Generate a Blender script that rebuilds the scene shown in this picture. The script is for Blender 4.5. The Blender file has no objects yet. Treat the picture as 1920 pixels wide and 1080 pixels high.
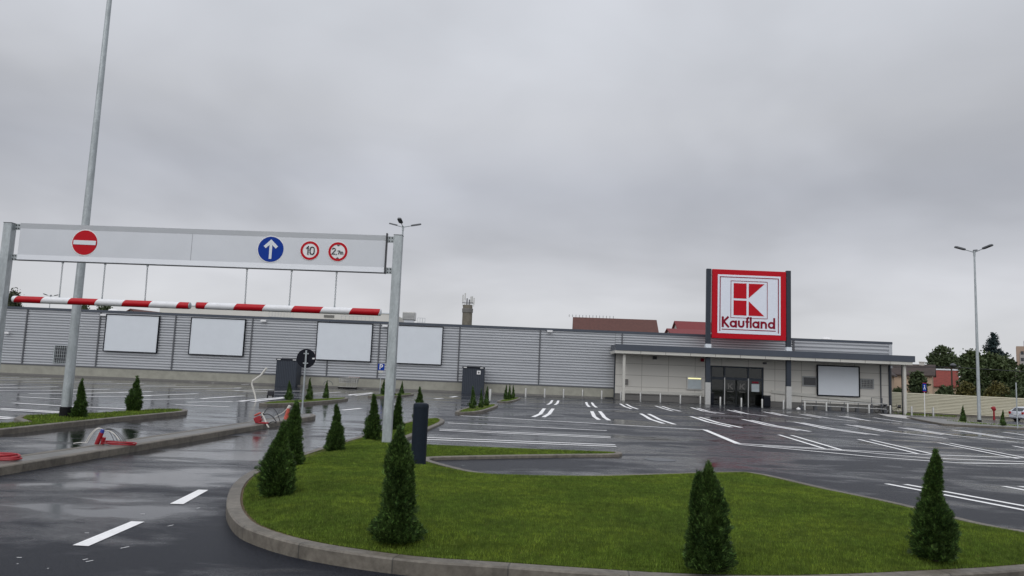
import bpy, math, random
import numpy as np
from mathutils import Vector, Matrix

random.seed(7); rng = np.random.default_rng(7)
R = math.radians
scene = bpy.context.scene
col = scene.collection

# ------------------------------------------------------------------ camera
F = 1437.0; CH = 1.7
ROLL = math.atan(0.0405); PITCH = math.atan(168.0*math.cos(ROLL)/F)
cam_d = bpy.data.cameras.new("camera"); cam = bpy.data.objects.new("camera", cam_d); col.objects.link(cam)
CM = Matrix.Rotation(R(90)+PITCH, 3, 'X') @ Matrix.Rotation(ROLL, 3, 'Z')
cam.matrix_world = Matrix.Translation((0, 0, CH)) @ CM.to_4x4()
cam_d.sensor_width = 36.0; cam_d.lens = 36.0*F/1920.0; cam_d.clip_end = 5000; cam_d.clip_start = 0.05
scene.camera = cam
scene.view_settings.view_transform = 'Standard'; scene.view_settings.look = 'None'
scene.view_settings.exposure = 0.0; scene.view_settings.gamma = 1.0

# ------------------------------------------------------------------ sky (overcast) and sun
SUN_EL, SUN_AZ = R(48), R(205)
world = bpy.data.worlds.new("World"); scene.world = world; world.use_nodes = True
nt = world.node_tree; nt.nodes.clear()
def N(nt, t, **kw):
    n = nt.nodes.new(t)
    for k, v in kw.items():
        if k.startswith('_'): setattr(n, k[1:], v)
        else: n.inputs[k.replace('0', ' ')].default_value = v
    return n
def math_n(nt, op, a, b=None, c=None, clamp=False):
    n = nt.nodes.new('ShaderNodeMath'); n.operation = op; n.use_clamp = clamp
    for i, v in enumerate((a, b, c)):
        if v is None: continue
        if isinstance(v, (int, float)): n.inputs[i].default_value = v
        else: nt.links.new(v, n.inputs[i])
    return n.outputs[0]
def ramp(nt, fac, stops, interp='LINEAR'):
    n = nt.nodes.new('ShaderNodeValToRGB'); n.color_ramp.interpolation = interp
    els = n.color_ramp.elements
    while len(els) < len(stops): els.new(0.5)
    for e, (p, c) in zip(els, stops):
        e.position = p
        e.color = (c, c, c, 1) if isinstance(c, (int, float)) else (*c, 1)
    nt.links.new(fac, n.inputs[0]); return n.outputs[0]
def mixc(nt, fac, a, b, mode='MIX'):
    n = nt.nodes.new('ShaderNodeMix'); n.data_type = 'RGBA'; n.blend_type = mode
    for s, v in ((0, fac), (6, a), (7, b)):
        if isinstance(v, (int, float)): n.inputs[s].default_value = v if s == 0 else (v, v, v, 1)
        elif isinstance(v, tuple): n.inputs[s].default_value = (*v, 1)
        else: nt.links.new(v, n.inputs[s])
    return n.outputs[2]
tc = N(nt, 'ShaderNodeTexCoord')
sep = N(nt, 'ShaderNodeSeparateXYZ'); nt.links.new(tc.outputs['Generated'], sep.inputs[0])
zc = math_n(nt, 'MAXIMUM', sep.outputs[2], 0.0)
den = math_n(nt, 'ADD', zc, 0.24)
cx = math_n(nt, 'DIVIDE', sep.outputs[0], den); cy = math_n(nt, 'DIVIDE', sep.outputs[1], den)
cmb = N(nt, 'ShaderNodeCombineXYZ'); nt.links.new(cx, cmb.inputs[0]); nt.links.new(cy, cmb.inputs[1])
n1 = N(nt, 'ShaderNodeTexNoise', Scale=0.95, Detail=4.0, Roughness=0.45, Distortion=0.35); nt.links.new(cmb.outputs[0], n1.inputs['Vector'])
n2 = N(nt, 'ShaderNodeTexNoise', Scale=2.6, Detail=5.0, Roughness=0.5, Distortion=0.4); nt.links.new(cmb.outputs[0], n2.inputs['Vector'])
base = ramp(nt, zc, [(0.0, (.575, .585, .605)), (0.07, (.625, .635, .66)), (0.12, (.60, .61, .645)), (0.19, (.51, .525, .57)), (0.24, (.50, .518, .57)), (0.32, (.565, .58, .62)), (0.42, (.585, .605, .65)), (1.0, (.77, .79, .85))])
a1 = ramp(nt, n1.outputs[0], [(0.33, 0.80), (0.5, 0.99), (0.67, 1.14)])
a2 = ramp(nt, n2.outputs[0], [(0.3, 0.96), (0.7, 1.04)])
cl = mixc(nt, 1.0, mixc(nt, 1.0, base, a1, 'MULTIPLY'), a2, 'MULTIPLY')
# close to the skyline the cloud evens out
hz = ramp(nt, zc, [(0.0, 0.25), (0.12, 1.0)])
cl = mixc(nt, hz, base, cl)
# the cloud deck is brighter behind the camera, where the hidden sun is
bk = math_n(nt, 'MULTIPLY', sep.outputs[1], -1.0); bk = ramp(nt, bk, [(0.0, 1.0), (0.9, 1.5)])
cl = mixc(nt, 1.0, cl, bk, 'MULTIPLY')
sky = nt.nodes.new('ShaderNodeTexSky'); sky.sky_type = 'NISHITA'; sky.sun_disc = False
sky.sun_elevation = SUN_EL; sky.sun_rotation = SUN_AZ; sky.dust_density = 4.0
bg1 = N(nt, 'ShaderNodeBackground', Strength=0.0); nt.links.new(sky.outputs[0], bg1.inputs[0]); bg1.inputs[1].default_value = 0.004
bg2 = N(nt, 'ShaderNodeBackground', Strength=1.0); nt.links.new(cl, bg2.inputs[0])
ad = N(nt, 'ShaderNodeAddShader'); nt.links.new(bg1.outputs[0], ad.inputs[0]); nt.links.new(bg2.outputs[0], ad.inputs[1])
wo = N(nt, 'ShaderNodeOutputWorld'); nt.links.new(ad.outputs[0], wo.inputs[0])

sd = bpy.data.lights.new("sun", 'SUN'); sd.energy = 0.9; sd.angle = R(70); sd.color = (1.0, 0.98, 0.95)
so = bpy.data.objects.new("sun", sd); col.objects.link(so)
sdir = Vector((math.sin(SUN_AZ)*math.cos(SUN_EL), math.cos(SUN_AZ)*math.cos(SUN_EL), math.sin(SUN_EL)))
so.rotation_euler = sdir.to_track_quat('Z', 'Y').to_euler(); so.location = sdir*50

# ------------------------------------------------------------------ survey helpers
DROP = 0.17
def gz(X, Y=80.0): return -0.0095*min(max(0.0, X-10.5), 60.0)-DROP*min(1.0, max(0.0, (Y-40.0)/30.0))
def ray(x, y): return CM @ Vector(((x-960)/F, -(y-540)/F, -1.0))
def P(x, y, Y):
    d = ray(x, y); s = Y/d.y; return Vector((d.x*s, Y, CH+d.z*s))
def G(x, y, h=0.0):
    d = ray(x, y); z = h
    for _ in range(12):
        s = (z-CH)/d.z; z = gz(d.x*s, d.y*s)+h
    return Vector((d.x*s, d.y*s, z))

# ------------------------------------------------------------------ materials
MATS = {}
def newmat(name):
    m = bpy.data.materials.new(name); m.use_nodes = True
    t = m.node_tree; b = t.nodes['Principled BSDF']; MATS[name] = m; return m, t, b
def coords(t, kind='Object', scale=(1, 1, 1)):
    c = t.nodes.new('ShaderNodeTexCoord'); mp = t.nodes.new('ShaderNodeMapping'); mp.inputs['Scale'].default_value = scale
    t.links.new(c.outputs[kind], mp.inputs[0]); return mp.outputs[0]
def geo(t, scale=(1, 1, 1)):
    c = t.nodes.new('ShaderNodeNewGeometry'); mp = t.nodes.new('ShaderNodeMapping'); mp.inputs['Scale'].default_value = scale
    t.links.new(c.outputs['Position'], mp.inputs[0]); return mp.outputs[0]
def noise(t, vec, scale, detail=4, rough=0.55, dist=0.0):
    n = t.nodes.new('ShaderNodeTexNoise'); n.inputs['Scale'].default_value = scale; n.inputs['Detail'].default_value = detail
    n.inputs['Roughness'].default_value = rough; n.inputs['Distortion'].default_value = dist
    t.links.new(vec, n.inputs['Vector']); return n.outputs[0]
def bump(t, b, h, strength=0.3, dist=0.01):
    n = t.nodes.new('ShaderNodeBump'); n.inputs['Strength'].default_value = strength; n.inputs['Distance'].default_value = dist
    t.links.new(h, n.inputs['Height']); t.links.new(n.outputs[0], b.inputs['Normal'])
def simple(name, c, rough=0.5, metal=0.0, var=0.12, vs=6.0, bmp=0.0, emit=0.0, spec=0.5):
    m, t, b = newmat(name)
    n = noise(t, geo(t), vs, 5, 0.6)
    lo = tuple(v*(1-var) for v in c); hi = tuple(min(1, v*(1+var)) for v in c)
    t.links.new(ramp(t, n, [(0.3, lo), (0.7, hi)]), b.inputs['Base Color'])
    b.inputs['Roughness'].default_value = rough; b.inputs['Metallic'].default_value = metal
    b.inputs['Specular IOR Level'].default_value = spec
    if bmp: bump(t, b, noise(t, geo(t), vs*6, 4), bmp, 0.01)
    if emit: b.inputs['Emission Color'].default_value = (*c, 1); b.inputs['Emission Strength'].default_value = emit
    return m

# wet asphalt
m, t, b = newmat('wet_asphalt')
v = geo(t)
big = noise(t, geo(t, (0.17, 0.34, 1)), 1.0, 5, 0.6, 0.9)
mid = noise(t, geo(t, (0.7, 1.5, 1)), 1.0, 6, 0.65, 0.5)
fine = noise(t, v, 55.0, 5, 0.8)
grain = noise(t, v, 260.0, 2, 0.6)
wet = math_n(t, 'ADD', math_n(t, 'MULTIPLY', big, 0.65), math_n(t, 'MULTIPLY', mid, 0.35))
sx = t.nodes.new('ShaderNodeSeparateXYZ'); t.links.new(t.nodes.new('ShaderNodeNewGeometry').outputs['Position'], sx.inputs[0])
# the paving dips towards the gutter on the left, where water collects
lft = t.nodes.new('ShaderNodeMapRange'); t.links.new(sx.outputs[0], lft.inputs[0])
for i, vv in ((1, -1.0), (2, -5.0), (3, 0.0), (4, 0.085)): lft.inputs[i].default_value = vv
nr = t.nodes.new('ShaderNodeMapRange'); t.links.new(sx.outputs[1], nr.inputs[0])
for i, vv in ((1, 4.5), (2, 17.0), (3, -0.13), (4, 0.0)): nr.inputs[i].default_value = vv
wet2 = math_n(t, 'ADD', math_n(t, 'ADD', wet, lft.outputs[0]), nr.outputs[0])
pud = ramp(t, wet2, [(0.44, 0.0), (0.60, 1.0)], 'EASE')
colr = ramp(t, fine, [(0.38, (.006, .007, .009)), (0.55, (.018, .021, .030)), (0.66, (.070, .076, .094))])
colr = mixc(t, math_n(t, 'MULTIPLY', pud, 0.45), colr, (.009, .009, .011))
t.links.new(colr, b.inputs['Base Color'])
rg = ramp(t, pud, [(0.0, 0.38), (0.5, 0.20), (1.0, 0.06)])
t.links.new(ramp(t, pud, [(0.0, 0.12), (0.5, 0.36), (1.0, 0.5)]), b.inputs['Specular IOR Level'])
t.links.new(rg, b.inputs['Roughness'])
hh = math_n(t, 'MULTIPLY', math_n(t, 'ADD', fine, math_n(t, 'MULTIPLY', grain, 0.5)), math_n(t, 'SUBTRACT', 1.0, math_n(t, 'MULTIPLY', pud, 0.93)))
bump(t, b, hh, 0.7, 0.008)
b.inputs['IOR'].default_value = 1.36

m, t, b = newmat('white_paint')
n = noise(t, geo(t), 30, 4, 0.7); n2_ = noise(t, geo(t), 2.5, 4, 0.6)
t.links.new(mixc(t, 1.0, ramp(t, n, [(0.3, .82), (0.6, .93)]), ramp(t, n2_, [(0.3, .9), (0.6, 1.0)]), 'MULTIPLY'), b.inputs['Base Color'])
b.inputs['Roughness'].default_value = 0.6; b.inputs['Specular IOR Level'].default_value = 0.2; bump(t, b, noise(t, geo(t), 120, 3), 0.3, 0.003)

# concrete kerb; UV.x runs along the kerb in metres
m, t, b = newmat('kerb_concrete')
uv = t.nodes.new('ShaderNodeTexCoord'); su = t.nodes.new('ShaderNodeSeparateXYZ'); t.links.new(uv.outputs['UV'], su.inputs[0])
fr = math_n(t, 'FRACT', su.outputs[0]); d = math_n(t, 'ABSOLUTE', math_n(t, 'SUBTRACT', fr, 0.5))
joint = ramp(t, d, [(0.0, 0.35), (0.004, 0.35), (0.009, 1.0)])
blk = t.nodes.new('ShaderNodeTexWhiteNoise'); blk.noise_dimensions = '1D'; t.links.new(math_n(t, 'FLOOR', math_n(t, 'ADD', su.outputs[0], 0.5)), blk.inputs['W'])
cc = ramp(t, noise(t, geo(t), 14, 6, 0.65), [(0.3, (.112, .098, .078)), (0.7, (.20, .180, .148))])
cc = mixc(t, 1.0, cc, ramp(t, blk.outputs[0], [(0, .88), (1, 1.12)]), 'MULTIPLY')
st = ramp(t, noise(t, geo(t), 3.1, 5, 0.7), [(0.45, 1.0), (0.66, 0.66)])
cc = mixc(t, 1.0, cc, st, 'MULTIPLY')
cc = mixc(t, joint, (.03, .03, .028), cc)
t.links.new(cc, b.inputs['Base Color']); b.inputs['Roughness'].default_value = 0.55
hh = math_n(t, 'ADD', math_n(t, 'MULTIPLY', joint, 0.6), math_n(t, 'MULTIPLY', noise(t, geo(t), 130, 4, 0.7), 0.4)); bump(t, b, hh, 0.6, 0.008)

# concrete pavers
m, t, b = newmat('pavers')
br = t.nodes.new('ShaderNodeTexBrick'); t.links.new(geo(t), br.inputs[0]); br.inputs['Scale'].default_value = 1.0
br.inputs['Brick Width'].default_value = 0.22; br.inputs['Row Height'].default_value = 0.11; br.inputs['Mortar Size'].default_value = 0.006
br.inputs['Color1'].default_value = (.20, .195, .18, 1); br.inputs['Color2'].default_value = (.15, .145, .135, 1); br.inputs['Mortar'].default_value = (.05, .05, .045, 1)
t.links.new(mixc(t, 1.0, br.outputs[0], ramp(t, noise(t, geo(t), 2.0, 5), [(0.35, .8), (0.65, 1.1)]), 'MULTIPLY'), b.inputs['Base Color'])
b.inputs['Roughness'].default_value = 0.42; bump(t, b, br.outputs[1], -0.5, 0.01)

simple('bare_soil', (.10, .068, .035), .9, var=.45, vs=14, bmp=.5)
# grass
m, t, b = newmat('grass_blades')
gb = mixc(t, ramp(t, noise(t, geo(t), 0.9, 5, 0.6), [(0.40, 0.0), (0.60, 1.0)]), (.094, .162, .013), (.215, .292, .025))
gb = mixc(t, ramp(t, noise(t, geo(t), 4.5, 5, 0.7), [(0.42, 0.55), (0.58, 0.0)]), gb, (.064, .128, .013))
gb = mixc(t, 1.0, gb, ramp(t, noise(t, geo(t, (1, 1.6, 1)), 1.7, 4, 0.6), [(0.36, .62), (0.5, 1.0), (0.64, 1.30)]), 'MULTIPLY')
gb = mixc(t, ramp(t, noise(t, geo(t), 45, 3, 0.7), [(0.35, 0.0), (0.7, 1.0)]), gb, (.14, .20, .04))
gb = mixc(t, ramp(t, noise(t, geo(t), 22, 3, 0.7), [(0.60, 0.0), (0.74, 0.8)]), gb, (.20, .17, .06))
gi = t.nodes.new('ShaderNodeNewGeometry'); gb = mixc(t, 1.0, gb, ramp(t, gi.outputs['Random Per Island'], [(0, .55), (.7, 1.0), (1, 1.55)]), 'MULTIPLY')
gb = mixc(t, 1.0, gb, ramp(t, noise(t, geo(t), 10, 4, 0.65), [(0.35, .62), (0.62, 1.28)]), 'MULTIPLY')
t.links.new(gb, b.inputs['Base Color']); b.inputs['Roughness'].default_value = 0.7; b.inputs['Specular IOR Level'].default_value = .18
b.inputs['Subsurface Weight'].default_value = 0.0
m, t, b = newmat('lawn_soil')
gb = mixc(t, ramp(t, noise(t, geo(t), 26, 6, 0.7), [(0.3, 0.0), (0.7, 1.0)]), (.040, .070, .007), (.10, .148, .016))
t.links.new(gb, b.inputs['Base Color']); b.inputs['Roughness'].default_value = 0.9; b.inputs['Specular IOR Level'].default_value = .1; bump(t, b, noise(t, geo(t), 60, 4, 0.7), 1.0, 0.03)

def leafmat(name, c1, c2, c3, s1=3.0, s2=40.0, rough=0.55):
    isl = [(0, .5), (.6, .95), (.82, 1.4), (1, 3.0)] if name == 'thuja_leaf' else [(0, .95), (1, 1.35)]
    m, t, b = newmat(name)
    g = mixc(t, ramp(t, noise(t, geo(t), s1, 5, 0.6), [(0.35, 0.0), (0.65, 1.0)]), c1, c2)
    g = mixc(t, ramp(t, noise(t, geo(t), s2, 2, 0.6), [(0.45, 0.0), (0.75, 1.0)]), g, c3)
    gi = t.nodes.new('ShaderNodeNewGeometry'); g = mixc(t, 1.0, g, ramp(t, gi.outputs['Random Per Island'], isl), 'MULTIPLY')
    t.links.new(g, b.inputs['Base Color']); b.inputs['Roughness'].default_value = rough
    b.inputs['Specular IOR Level'].default_value = 0.25
    return m
leafmat('thuja_leaf', (.022, .052, .013), (.046, .088, .018), (.080, .125, .030), 4.0, 50.0)
leafmat('oak_leaf', (.034, .052, .022), (.056, .078, .032), (.085, .105, .05), .5, 3.0)
leafmat('poplar_leaf', (.036, .058, .022), (.060, .082, .030), (.090, .110, .050), .5, 3.0)
leafmat('willow_leaf', (.050, .060, .034), (.070, .085, .045), (.10, .10, .07), .4, 2.5)
leafmat('spruce_leaf', (.012, .024, .024), (.020, .036, .036), (.035, .055, .055), .8, 4.0)
leafmat('shrub_leaf', (.045, .052, .016), (.085, .075, .022), (.15, .13, .04), .8, 4.0)
simple('bark', (.06, .045, .032), 0.9, var=.3, vs=8, bmp=.6)

# galvanised steel
m, t, b = newmat('galvanised')
vo = t.nodes.new('ShaderNodeTexVoronoi'); vo.inputs['Scale'].default_value = 28; t.links.new(geo(t, (1, 1, .6)), vo.inputs[0])
g1 = ramp(t, noise(t, geo(t, (1, 1, .35)), 6, 6, 0.65), [(0.3, (.32, .35, .36)), (0.7, (.50, .54, .55))])
t.links.new(mixc(t, 1.0, g1, ramp(t, vo.outputs['Color'], [(0, .9), (1, 1.08)]), 'MULTIPLY'), b.inputs['Base Color'])
b.inputs['Metallic'].default_value = 0.35; b.inputs['Roughness'].default_value = 0.42
m, t, b = newmat('corrugated_silver')
g1 = ramp(t, noise(t, geo(t, (.05, 1, 1.5)), 3, 5, 0.6), [(0.3, (.43, .445, .465)), (0.7, (.53, .545, .565))])
t.links.new(g1, b.inputs['Base Color']); b.inputs['Metallic'].default_value = 0.25; b.inputs['Roughness'].default_value = 0.40
simple('anthracite', (.034, .042, .056), 0.5, var=.08, spec=.3)
simple('anthracite_fascia', (.058, .070, .092), 0.42, var=.05, vs=1)
simple('dark_seam', (.10, .105, .115), 0.5, var=.05)
simple('white_panel', (.70, .74, .78), 0.35, var=.02, vs=1.0)
simple('aluminium_panel', (.60, .62, .65), 0.25, metal=.25, var=.03, vs=1.5)
simple('white_enamel', (.80, .80, .80), 0.3, var=.03)
simple('cream_trim', (.55, .54, .49), 0.5, var=.05, vs=1)
simple('plinth_concrete', (.30, .295, .25), 0.7, var=.14, vs=1.2, bmp=.2)
simple('grey_plinth', (.16, .155, .145), 0.6, var=.1)
simple('steel_tube', (.50, .50, .48), 0.35, metal=.5, var=.06)
simple('sign_red', (.50, .006, .016), 0.5, var=.05, spec=.15)
simple('sign_red_dark', (.24, .005, .024), 0.5, var=.05, spec=.15)
simple('sign_blue', (.003, .040, .30), 0.5, var=.05, spec=.15)
simple('sign_black', (.012, .013, .017), 0.4, var=.1)
simple('sign_back', (.007, .009, .015), 0.6, var=.1, spec=.2)
simple('logo_white', (.78, .82, .90), 0.4, var=.03)
simple('red_plastic', (.30, .010, .018), 0.35, var=.15, vs=12)
simple('orange_plastic', (.50, .09, .06), 0.35, var=.15, vs=12)
simple('blue_plastic', (.04, .06, .35), 0.4)
simple('black_cable', (.012, .012, .015), 0.4)
simple('pale_cable', (.62, .60, .55), 0.45, var=.1)
simple('rubber', (.010, .010, .011), 0.8, spec=.2)
simple('bollard_blue', (.008, .014, .024), 0.6, spec=.2, var=.15, vs=20)
simple('roof_brown', (.095, .036, .028), 0.7, var=.2, vs=2.5)
simple('roof_red', (.20, .036, .026), 0.7, var=.2, vs=2.5)
simple('roof_crimson', (.17, .02, .022), 0.6, var=.12, vs=2.5)
simple('roof_dark', (.055, .040, .036), 0.8, var=.25, vs=1.5)
simple('house_cream', (.50, .37, .27), 0.8, var=.08, vs=1)
simple('house_white', (.55, .53, .49), 0.8, var=.08, vs=1)
simple('window_dark', (.02, .022, .026), 0.1, var=.1)
simple('hall_pale', (.66, .64, .60), 0.8, var=.03, vs=.2)
simple('block_peach', (.38, .28, .22), 0.9, var=.08, vs=.3)
simple('block_grey', (.33, .31, .30), 0.9, var=.1, vs=.3)
simple('chimney_concrete', (.17, .155, .125), 0.85, var=.2, vs=1.0)
simple('car_silver', (.62, .65, .70), 0.3, metal=.3, var=.02)
simple('car_glass', (.02, .03, .04), 0.08, var=.02)
simple('tail_light', (.35, .01, .015), 0.2, var=.05)
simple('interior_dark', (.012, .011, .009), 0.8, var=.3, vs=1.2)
simple('poster', (.50, .56, .58), 0.5, var=.08, vs=2)
simple('roof_grey', (.30, .31, .31), .5)
simple('lit_strip', (.95, .90, .45), 0.4, var=.02, emit=0.9)
simple('far_land', (.07, .08, .05), 0.9, var=.25, vs=.05)
simple('gravel_white', (.45, .44, .42), 0.8, var=.2)
simple('pallet_wood', (.25, .18, .10), 0.8, var=.2)

m, t, b = newmat('glass')
t.nodes.remove(b); out = t.nodes['Material Output']
gl = t.nodes.new('ShaderNodeBsdfGlossy'); gl.inputs['Roughness'].default_value = 0.03; tr = t.nodes.new('ShaderNodeBsdfTransparent'); tr.inputs[0].default_value = (.5, .52, .5, 1)
fz = t.nodes.new('ShaderNodeFresnel'); fz.inputs[0].default_value = 1.5; mx = t.nodes.new('ShaderNodeMixShader')
t.links.new(fz.outputs[0], mx.inputs[0]); t.links.new(tr.outputs[0], mx.inputs[1]); t.links.new(gl.outputs[0], mx.inputs[2]); t.links.new(mx.outputs[0], out.inputs[0])

m, t, b = newmat('cream_cladding')
sx = t.nodes.new('ShaderNodeSeparateXYZ'); t.links.new(geo(t), sx.inputs[0]); cb = t.nodes.new('ShaderNodeCombineXYZ')
t.links.new(sx.outputs[0], cb.inputs[0]); t.links.new(sx.outputs[2], cb.inputs[1])
br = t.nodes.new('ShaderNodeTexBrick'); br.offset = 0.0; t.links.new(cb.outputs[0], br.inputs[0]); br.inputs['Scale'].default_value = 1.0
br.inputs['Brick Width'].default_value = 2.9; br.inputs['Row Height'].default_value = 1.25; br.inputs['Mortar Size'].default_value = 0.025
br.inputs['Color1'].default_value = (.64, .62, .565, 1); br.inputs['Color2'].default_value = (.61, .59, .54, 1); br.inputs['Mortar'].default_value = (.34, .32, .28, 1)
t.links.new(br.outputs[0], b.inputs['Base Color']); b.inputs['Roughness'].default_value = 0.5

m, t, b = newmat('fence_cream')
g1 = ramp(t, noise(t, geo(t, (.1, .1, 1)), 1.4, 4, 0.6), [(0.3, (.52, .49, .37)), (0.7, (.61, .58, .45))])
t.links.new(g1, b.inputs['Base Color']); b.inputs['Roughness'].default_value = 0.5

# red and white bar: stripes run slanted around the tube (object x along the bar)
def stripemat(name, start, period):
    m, t, b = newmat(name)
    sx = t.nodes.new('ShaderNodeSeparateXYZ'); t.links.new(coords(t), sx.inputs[0])
    u = math_n(t, 'ADD', math_n(t, 'SUBTRACT', sx.outputs[0], start), math_n(t, 'MULTIPLY', sx.outputs[2], -0.55))
    u = math_n(t, 'FRACT', math_n(t, 'DIVIDE', u, period))
    s = ramp(t, u, [(0.0, 0.0), (0.5, 1.0)], 'CONSTANT')
    c = mixc(t, s, (.46, .006, .014), (.80, .81, .83)); b.inputs['Specular IOR Level'].default_value = .25
    c = mixc(t, 1.0, c, ramp(t, noise(t, geo(t), 8, 5), [(0.3, .92), (0.6, 1.0)]), 'MULTIPLY')
    t.links.new(c, b.inputs['Base Color']); b.inputs['Roughness'].default_value = 0.3

# ------------------------------------------------------------------ mesh building
def wloc(o):
    v = Vector((0, 0, 0))
    while o is not None: v += o.location; o = o.parent
    return v
class MB:
    def __init__(s): s.v = []; s.f = []; s.uv = None
    def add(s, vs, fs):
        o = len(s.v); s.v += [tuple(p) for p in vs]; s.f += [tuple(i+o for i in f) for f in fs]; return s
    def box(s, a, b, M=None):
        x0, y0, z0 = a; x1, y1, z1 = b
        vs = [(x0, y0, z0), (x1, y0, z0), (x1, y1, z0), (x0, y1, z0), (x0, y0, z1), (x1, y0, z1), (x1, y1, z1), (x0, y1, z1)]
        if M: vs = [M @ Vector(p) for p in vs]
        return s.add(vs, [(3, 2, 1, 0), (4, 5, 6, 7), (0, 1, 5, 4), (1, 2, 6, 5), (2, 3, 7, 6), (3, 0, 4, 7)])
    def beam(s, p, q, w, h=None, up=(0, 0, 1)):
        h = h or w; p = Vector(p); q = Vector(q); d = (q-p); L = d.length; d.normalize(); u = Vector(up)
        if abs(d.dot(u)) > .98: u = Vector((0, 1, 0))
        sd = d.cross(u).normalized(); u = sd.cross(d)
        vs = []
        for c in (p, q):
            for a, b2 in ((-1, -1), (1, -1), (1, 1), (-1, 1)): vs.append(c+sd*a*w/2+u*b2*h/2)
        return s.add(vs, [(0, 1, 2, 3), (7, 6, 5, 4), (0, 4, 5, 1), (1, 5, 6, 2), (2, 6, 7, 3), (3, 7, 4, 0)])
    def tube(s, pts, r, n=10, cap=True):
        pts = [Vector(p) for p in pts]; rs = r if isinstance(r, (list, tuple)) else [r]*len(pts)
        rings = []; prev = None
        for i, p in enumerate(pts):
            d = (pts[min(i+1, len(pts)-1)]-pts[max(i-1, 0)]).normalized()
            if prev is None:
                u = Vector((0, 0, 1)) if abs(d.z) < .9 else Vector((1, 0, 0)); a = d.cross(u).normalized()
            else: a = (prev-d*prev.dot(d)).normalized()
            prev = a; b2 = d.cross(a)
            rings.append([p+(a*math.cos(2*math.pi*k/n)+b2*math.sin(2*math.pi*k/n))*rs[i] for k in range(n)])
        vs = [p for rg_ in rings for p in rg_]; fs = []
        for i in range(len(pts)-1):
            for k in range(n):
                k2 = (k+1) % n; fs.append((i*n+k, i*n+k2, (i+1)*n+k2, (i+1)*n+k))
        if cap: fs.append(tuple(range(n))[::-1]); fs.append(tuple((len(pts)-1)*n+k for k in range(n)))
        return s.add(vs, fs)
    def lathe(s, prof, c=(0, 0, 0), n=20):
        c = Vector(c)
        vs = [c+Vector((r*math.cos(2*math.pi*k/n), r*math.sin(2*math.pi*k/n), z)) for r, z in prof for k in range(n)]
        fs = [(i*n+k, i*n+(k+1) % n, (i+1)*n+(k+1) % n, (i+1)*n+k) for i in range(len(prof)-1) for k in range(n)]
        fs.append(tuple(range(n))[::-1]); fs.append(tuple((len(prof)-1)*n+k for k in range(n)))
        return s.add(vs, fs)
    def prism(s, poly, ax, a, b):
        """poly: 2-D list; ax = axis of extrusion, from a to b."""
        def mk(p, t):
            return {'x': (t, p[0], p[1]), 'y': (p[0], t, p[1]), 'z': (p[0], p[1], t)}[ax]
        n = len(poly); vs = [mk(p, a) for p in poly]+[mk(p, b) for p in poly]
        fs = [tuple(range(n))[::-1], tuple(range(n, 2*n))]+[(i, (i+1) % n, n+(i+1) % n, n+i) for i in range(n)]
        return s.add(vs, fs)
    def disc_y(s, c, r, y0, y1, n=40, r0=0.0):
        cx_, cz_ = c
        if r0 <= 0: return s.prism([(cx_+r*math.cos(2*math.pi*k/n), cz_+r*math.sin(2*math.pi*k/n)) for k in range(n)], 'y', y0, y1)
        vs = []; fs = []
        for k in range(n):
            a = 2*math.pi*k/n
            for rr, yy in ((r0, y0), (r, y0), (r, y1), (r0, y1)): vs.append((cx_+rr*math.cos(a), yy, cz_+rr*math.sin(a)))
        for k in range(n):
            k2 = (k+1) % n
            for j in range(4): fs.append((k*4+j, k2*4+j, k2*4+(j+1) % 4, k*4+(j+1) % 4))
        return s.add(vs, fs)
    def stroke(s, pts, w, y0, y1, ox=0, oz=0, sc=1.0, closed=False):
        """flat lettering stroke in the x-z plane, mitred at the bends"""
        pts = [Vector((p[0]*sc+ox, p[1]*sc+oz)) for p in pts]; n = len(pts); L = []; Rr = []
        for i, p in enumerate(pts):
            if closed: a = pts[i-1]; c = pts[(i+1) % n]
            else: a = pts[max(i-1, 0)]; c = pts[min(i+1, n-1)]
            d1 = (p-a).normalized() if (p-a).length > 1e-9 else (c-p).normalized(); d2 = (c-p).normalized() if (c-p).length > 1e-9 else d1
            nn = Vector((-(d1+d2).y, (d1+d2).x)).normalized(); k = 1/max(.35, nn.dot(Vector((-d1.y, d1.x))))
            L.append(p+nn*w*sc/2*k); Rr.append(p-nn*w*sc/2*k)
        vs = []
        for a, c in zip(L, Rr): vs += [(a.x, y0, a.y), (c.x, y0, c.y), (c.x, y1, c.y), (a.x, y1, a.y)]
        fs = []
        m_ = n if closed else n-1
        for i in range(m_):
            i2 = (i+1) % n
            for j in range(4): fs.append((i*4+j, i2*4+j, i2*4+(j+1) % 4, i*4+(j+1) % 4))
        if not closed: fs += [(0, 1, 2, 3), ((n-1)*4+3, (n-1)*4+2, (n-1)*4+1, (n-1)*4)]
        return s.add(vs, fs)
    def build(s, name, mat, parent=None, world=False, smooth=False, bevel=0.0, origin=None):
        me = bpy.data.meshes.new(name)
        off = wloc(parent) if (parent is not None and world) else Vector((0, 0, 0))
        if origin is not None: off = Vector(origin)
        me.from_pydata([(a-off.x, b-off.y, c-off.z) for a, b, c in s.v], [], s.f)
        if s.uv is not None:
            ul = me.uv_layers.new(name='uv'); fl = [c for f in s.uv for c in f]
            for i, c in enumerate(fl): ul.data[i].uv = c
        me.materials.append(MATS[mat]); me.update()
        o = bpy.data.objects.new(name, me); col.objects.link(o)
        if parent is not None: o.parent = parent
        if origin is not None: o.location = off
        if smooth:
            me.polygons.foreach_set('use_smooth', [True]*len(me.polygons))
            try: me.set_sharp_from_angle(angle=R(38))
            except Exception: pass
        if bevel > 0:
            bm_ = o.modifiers.new('bevel', 'BEVEL'); bm_.width = bevel; bm_.segments = 2; bm_.limit_method = 'ANGLE'
        return o
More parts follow.
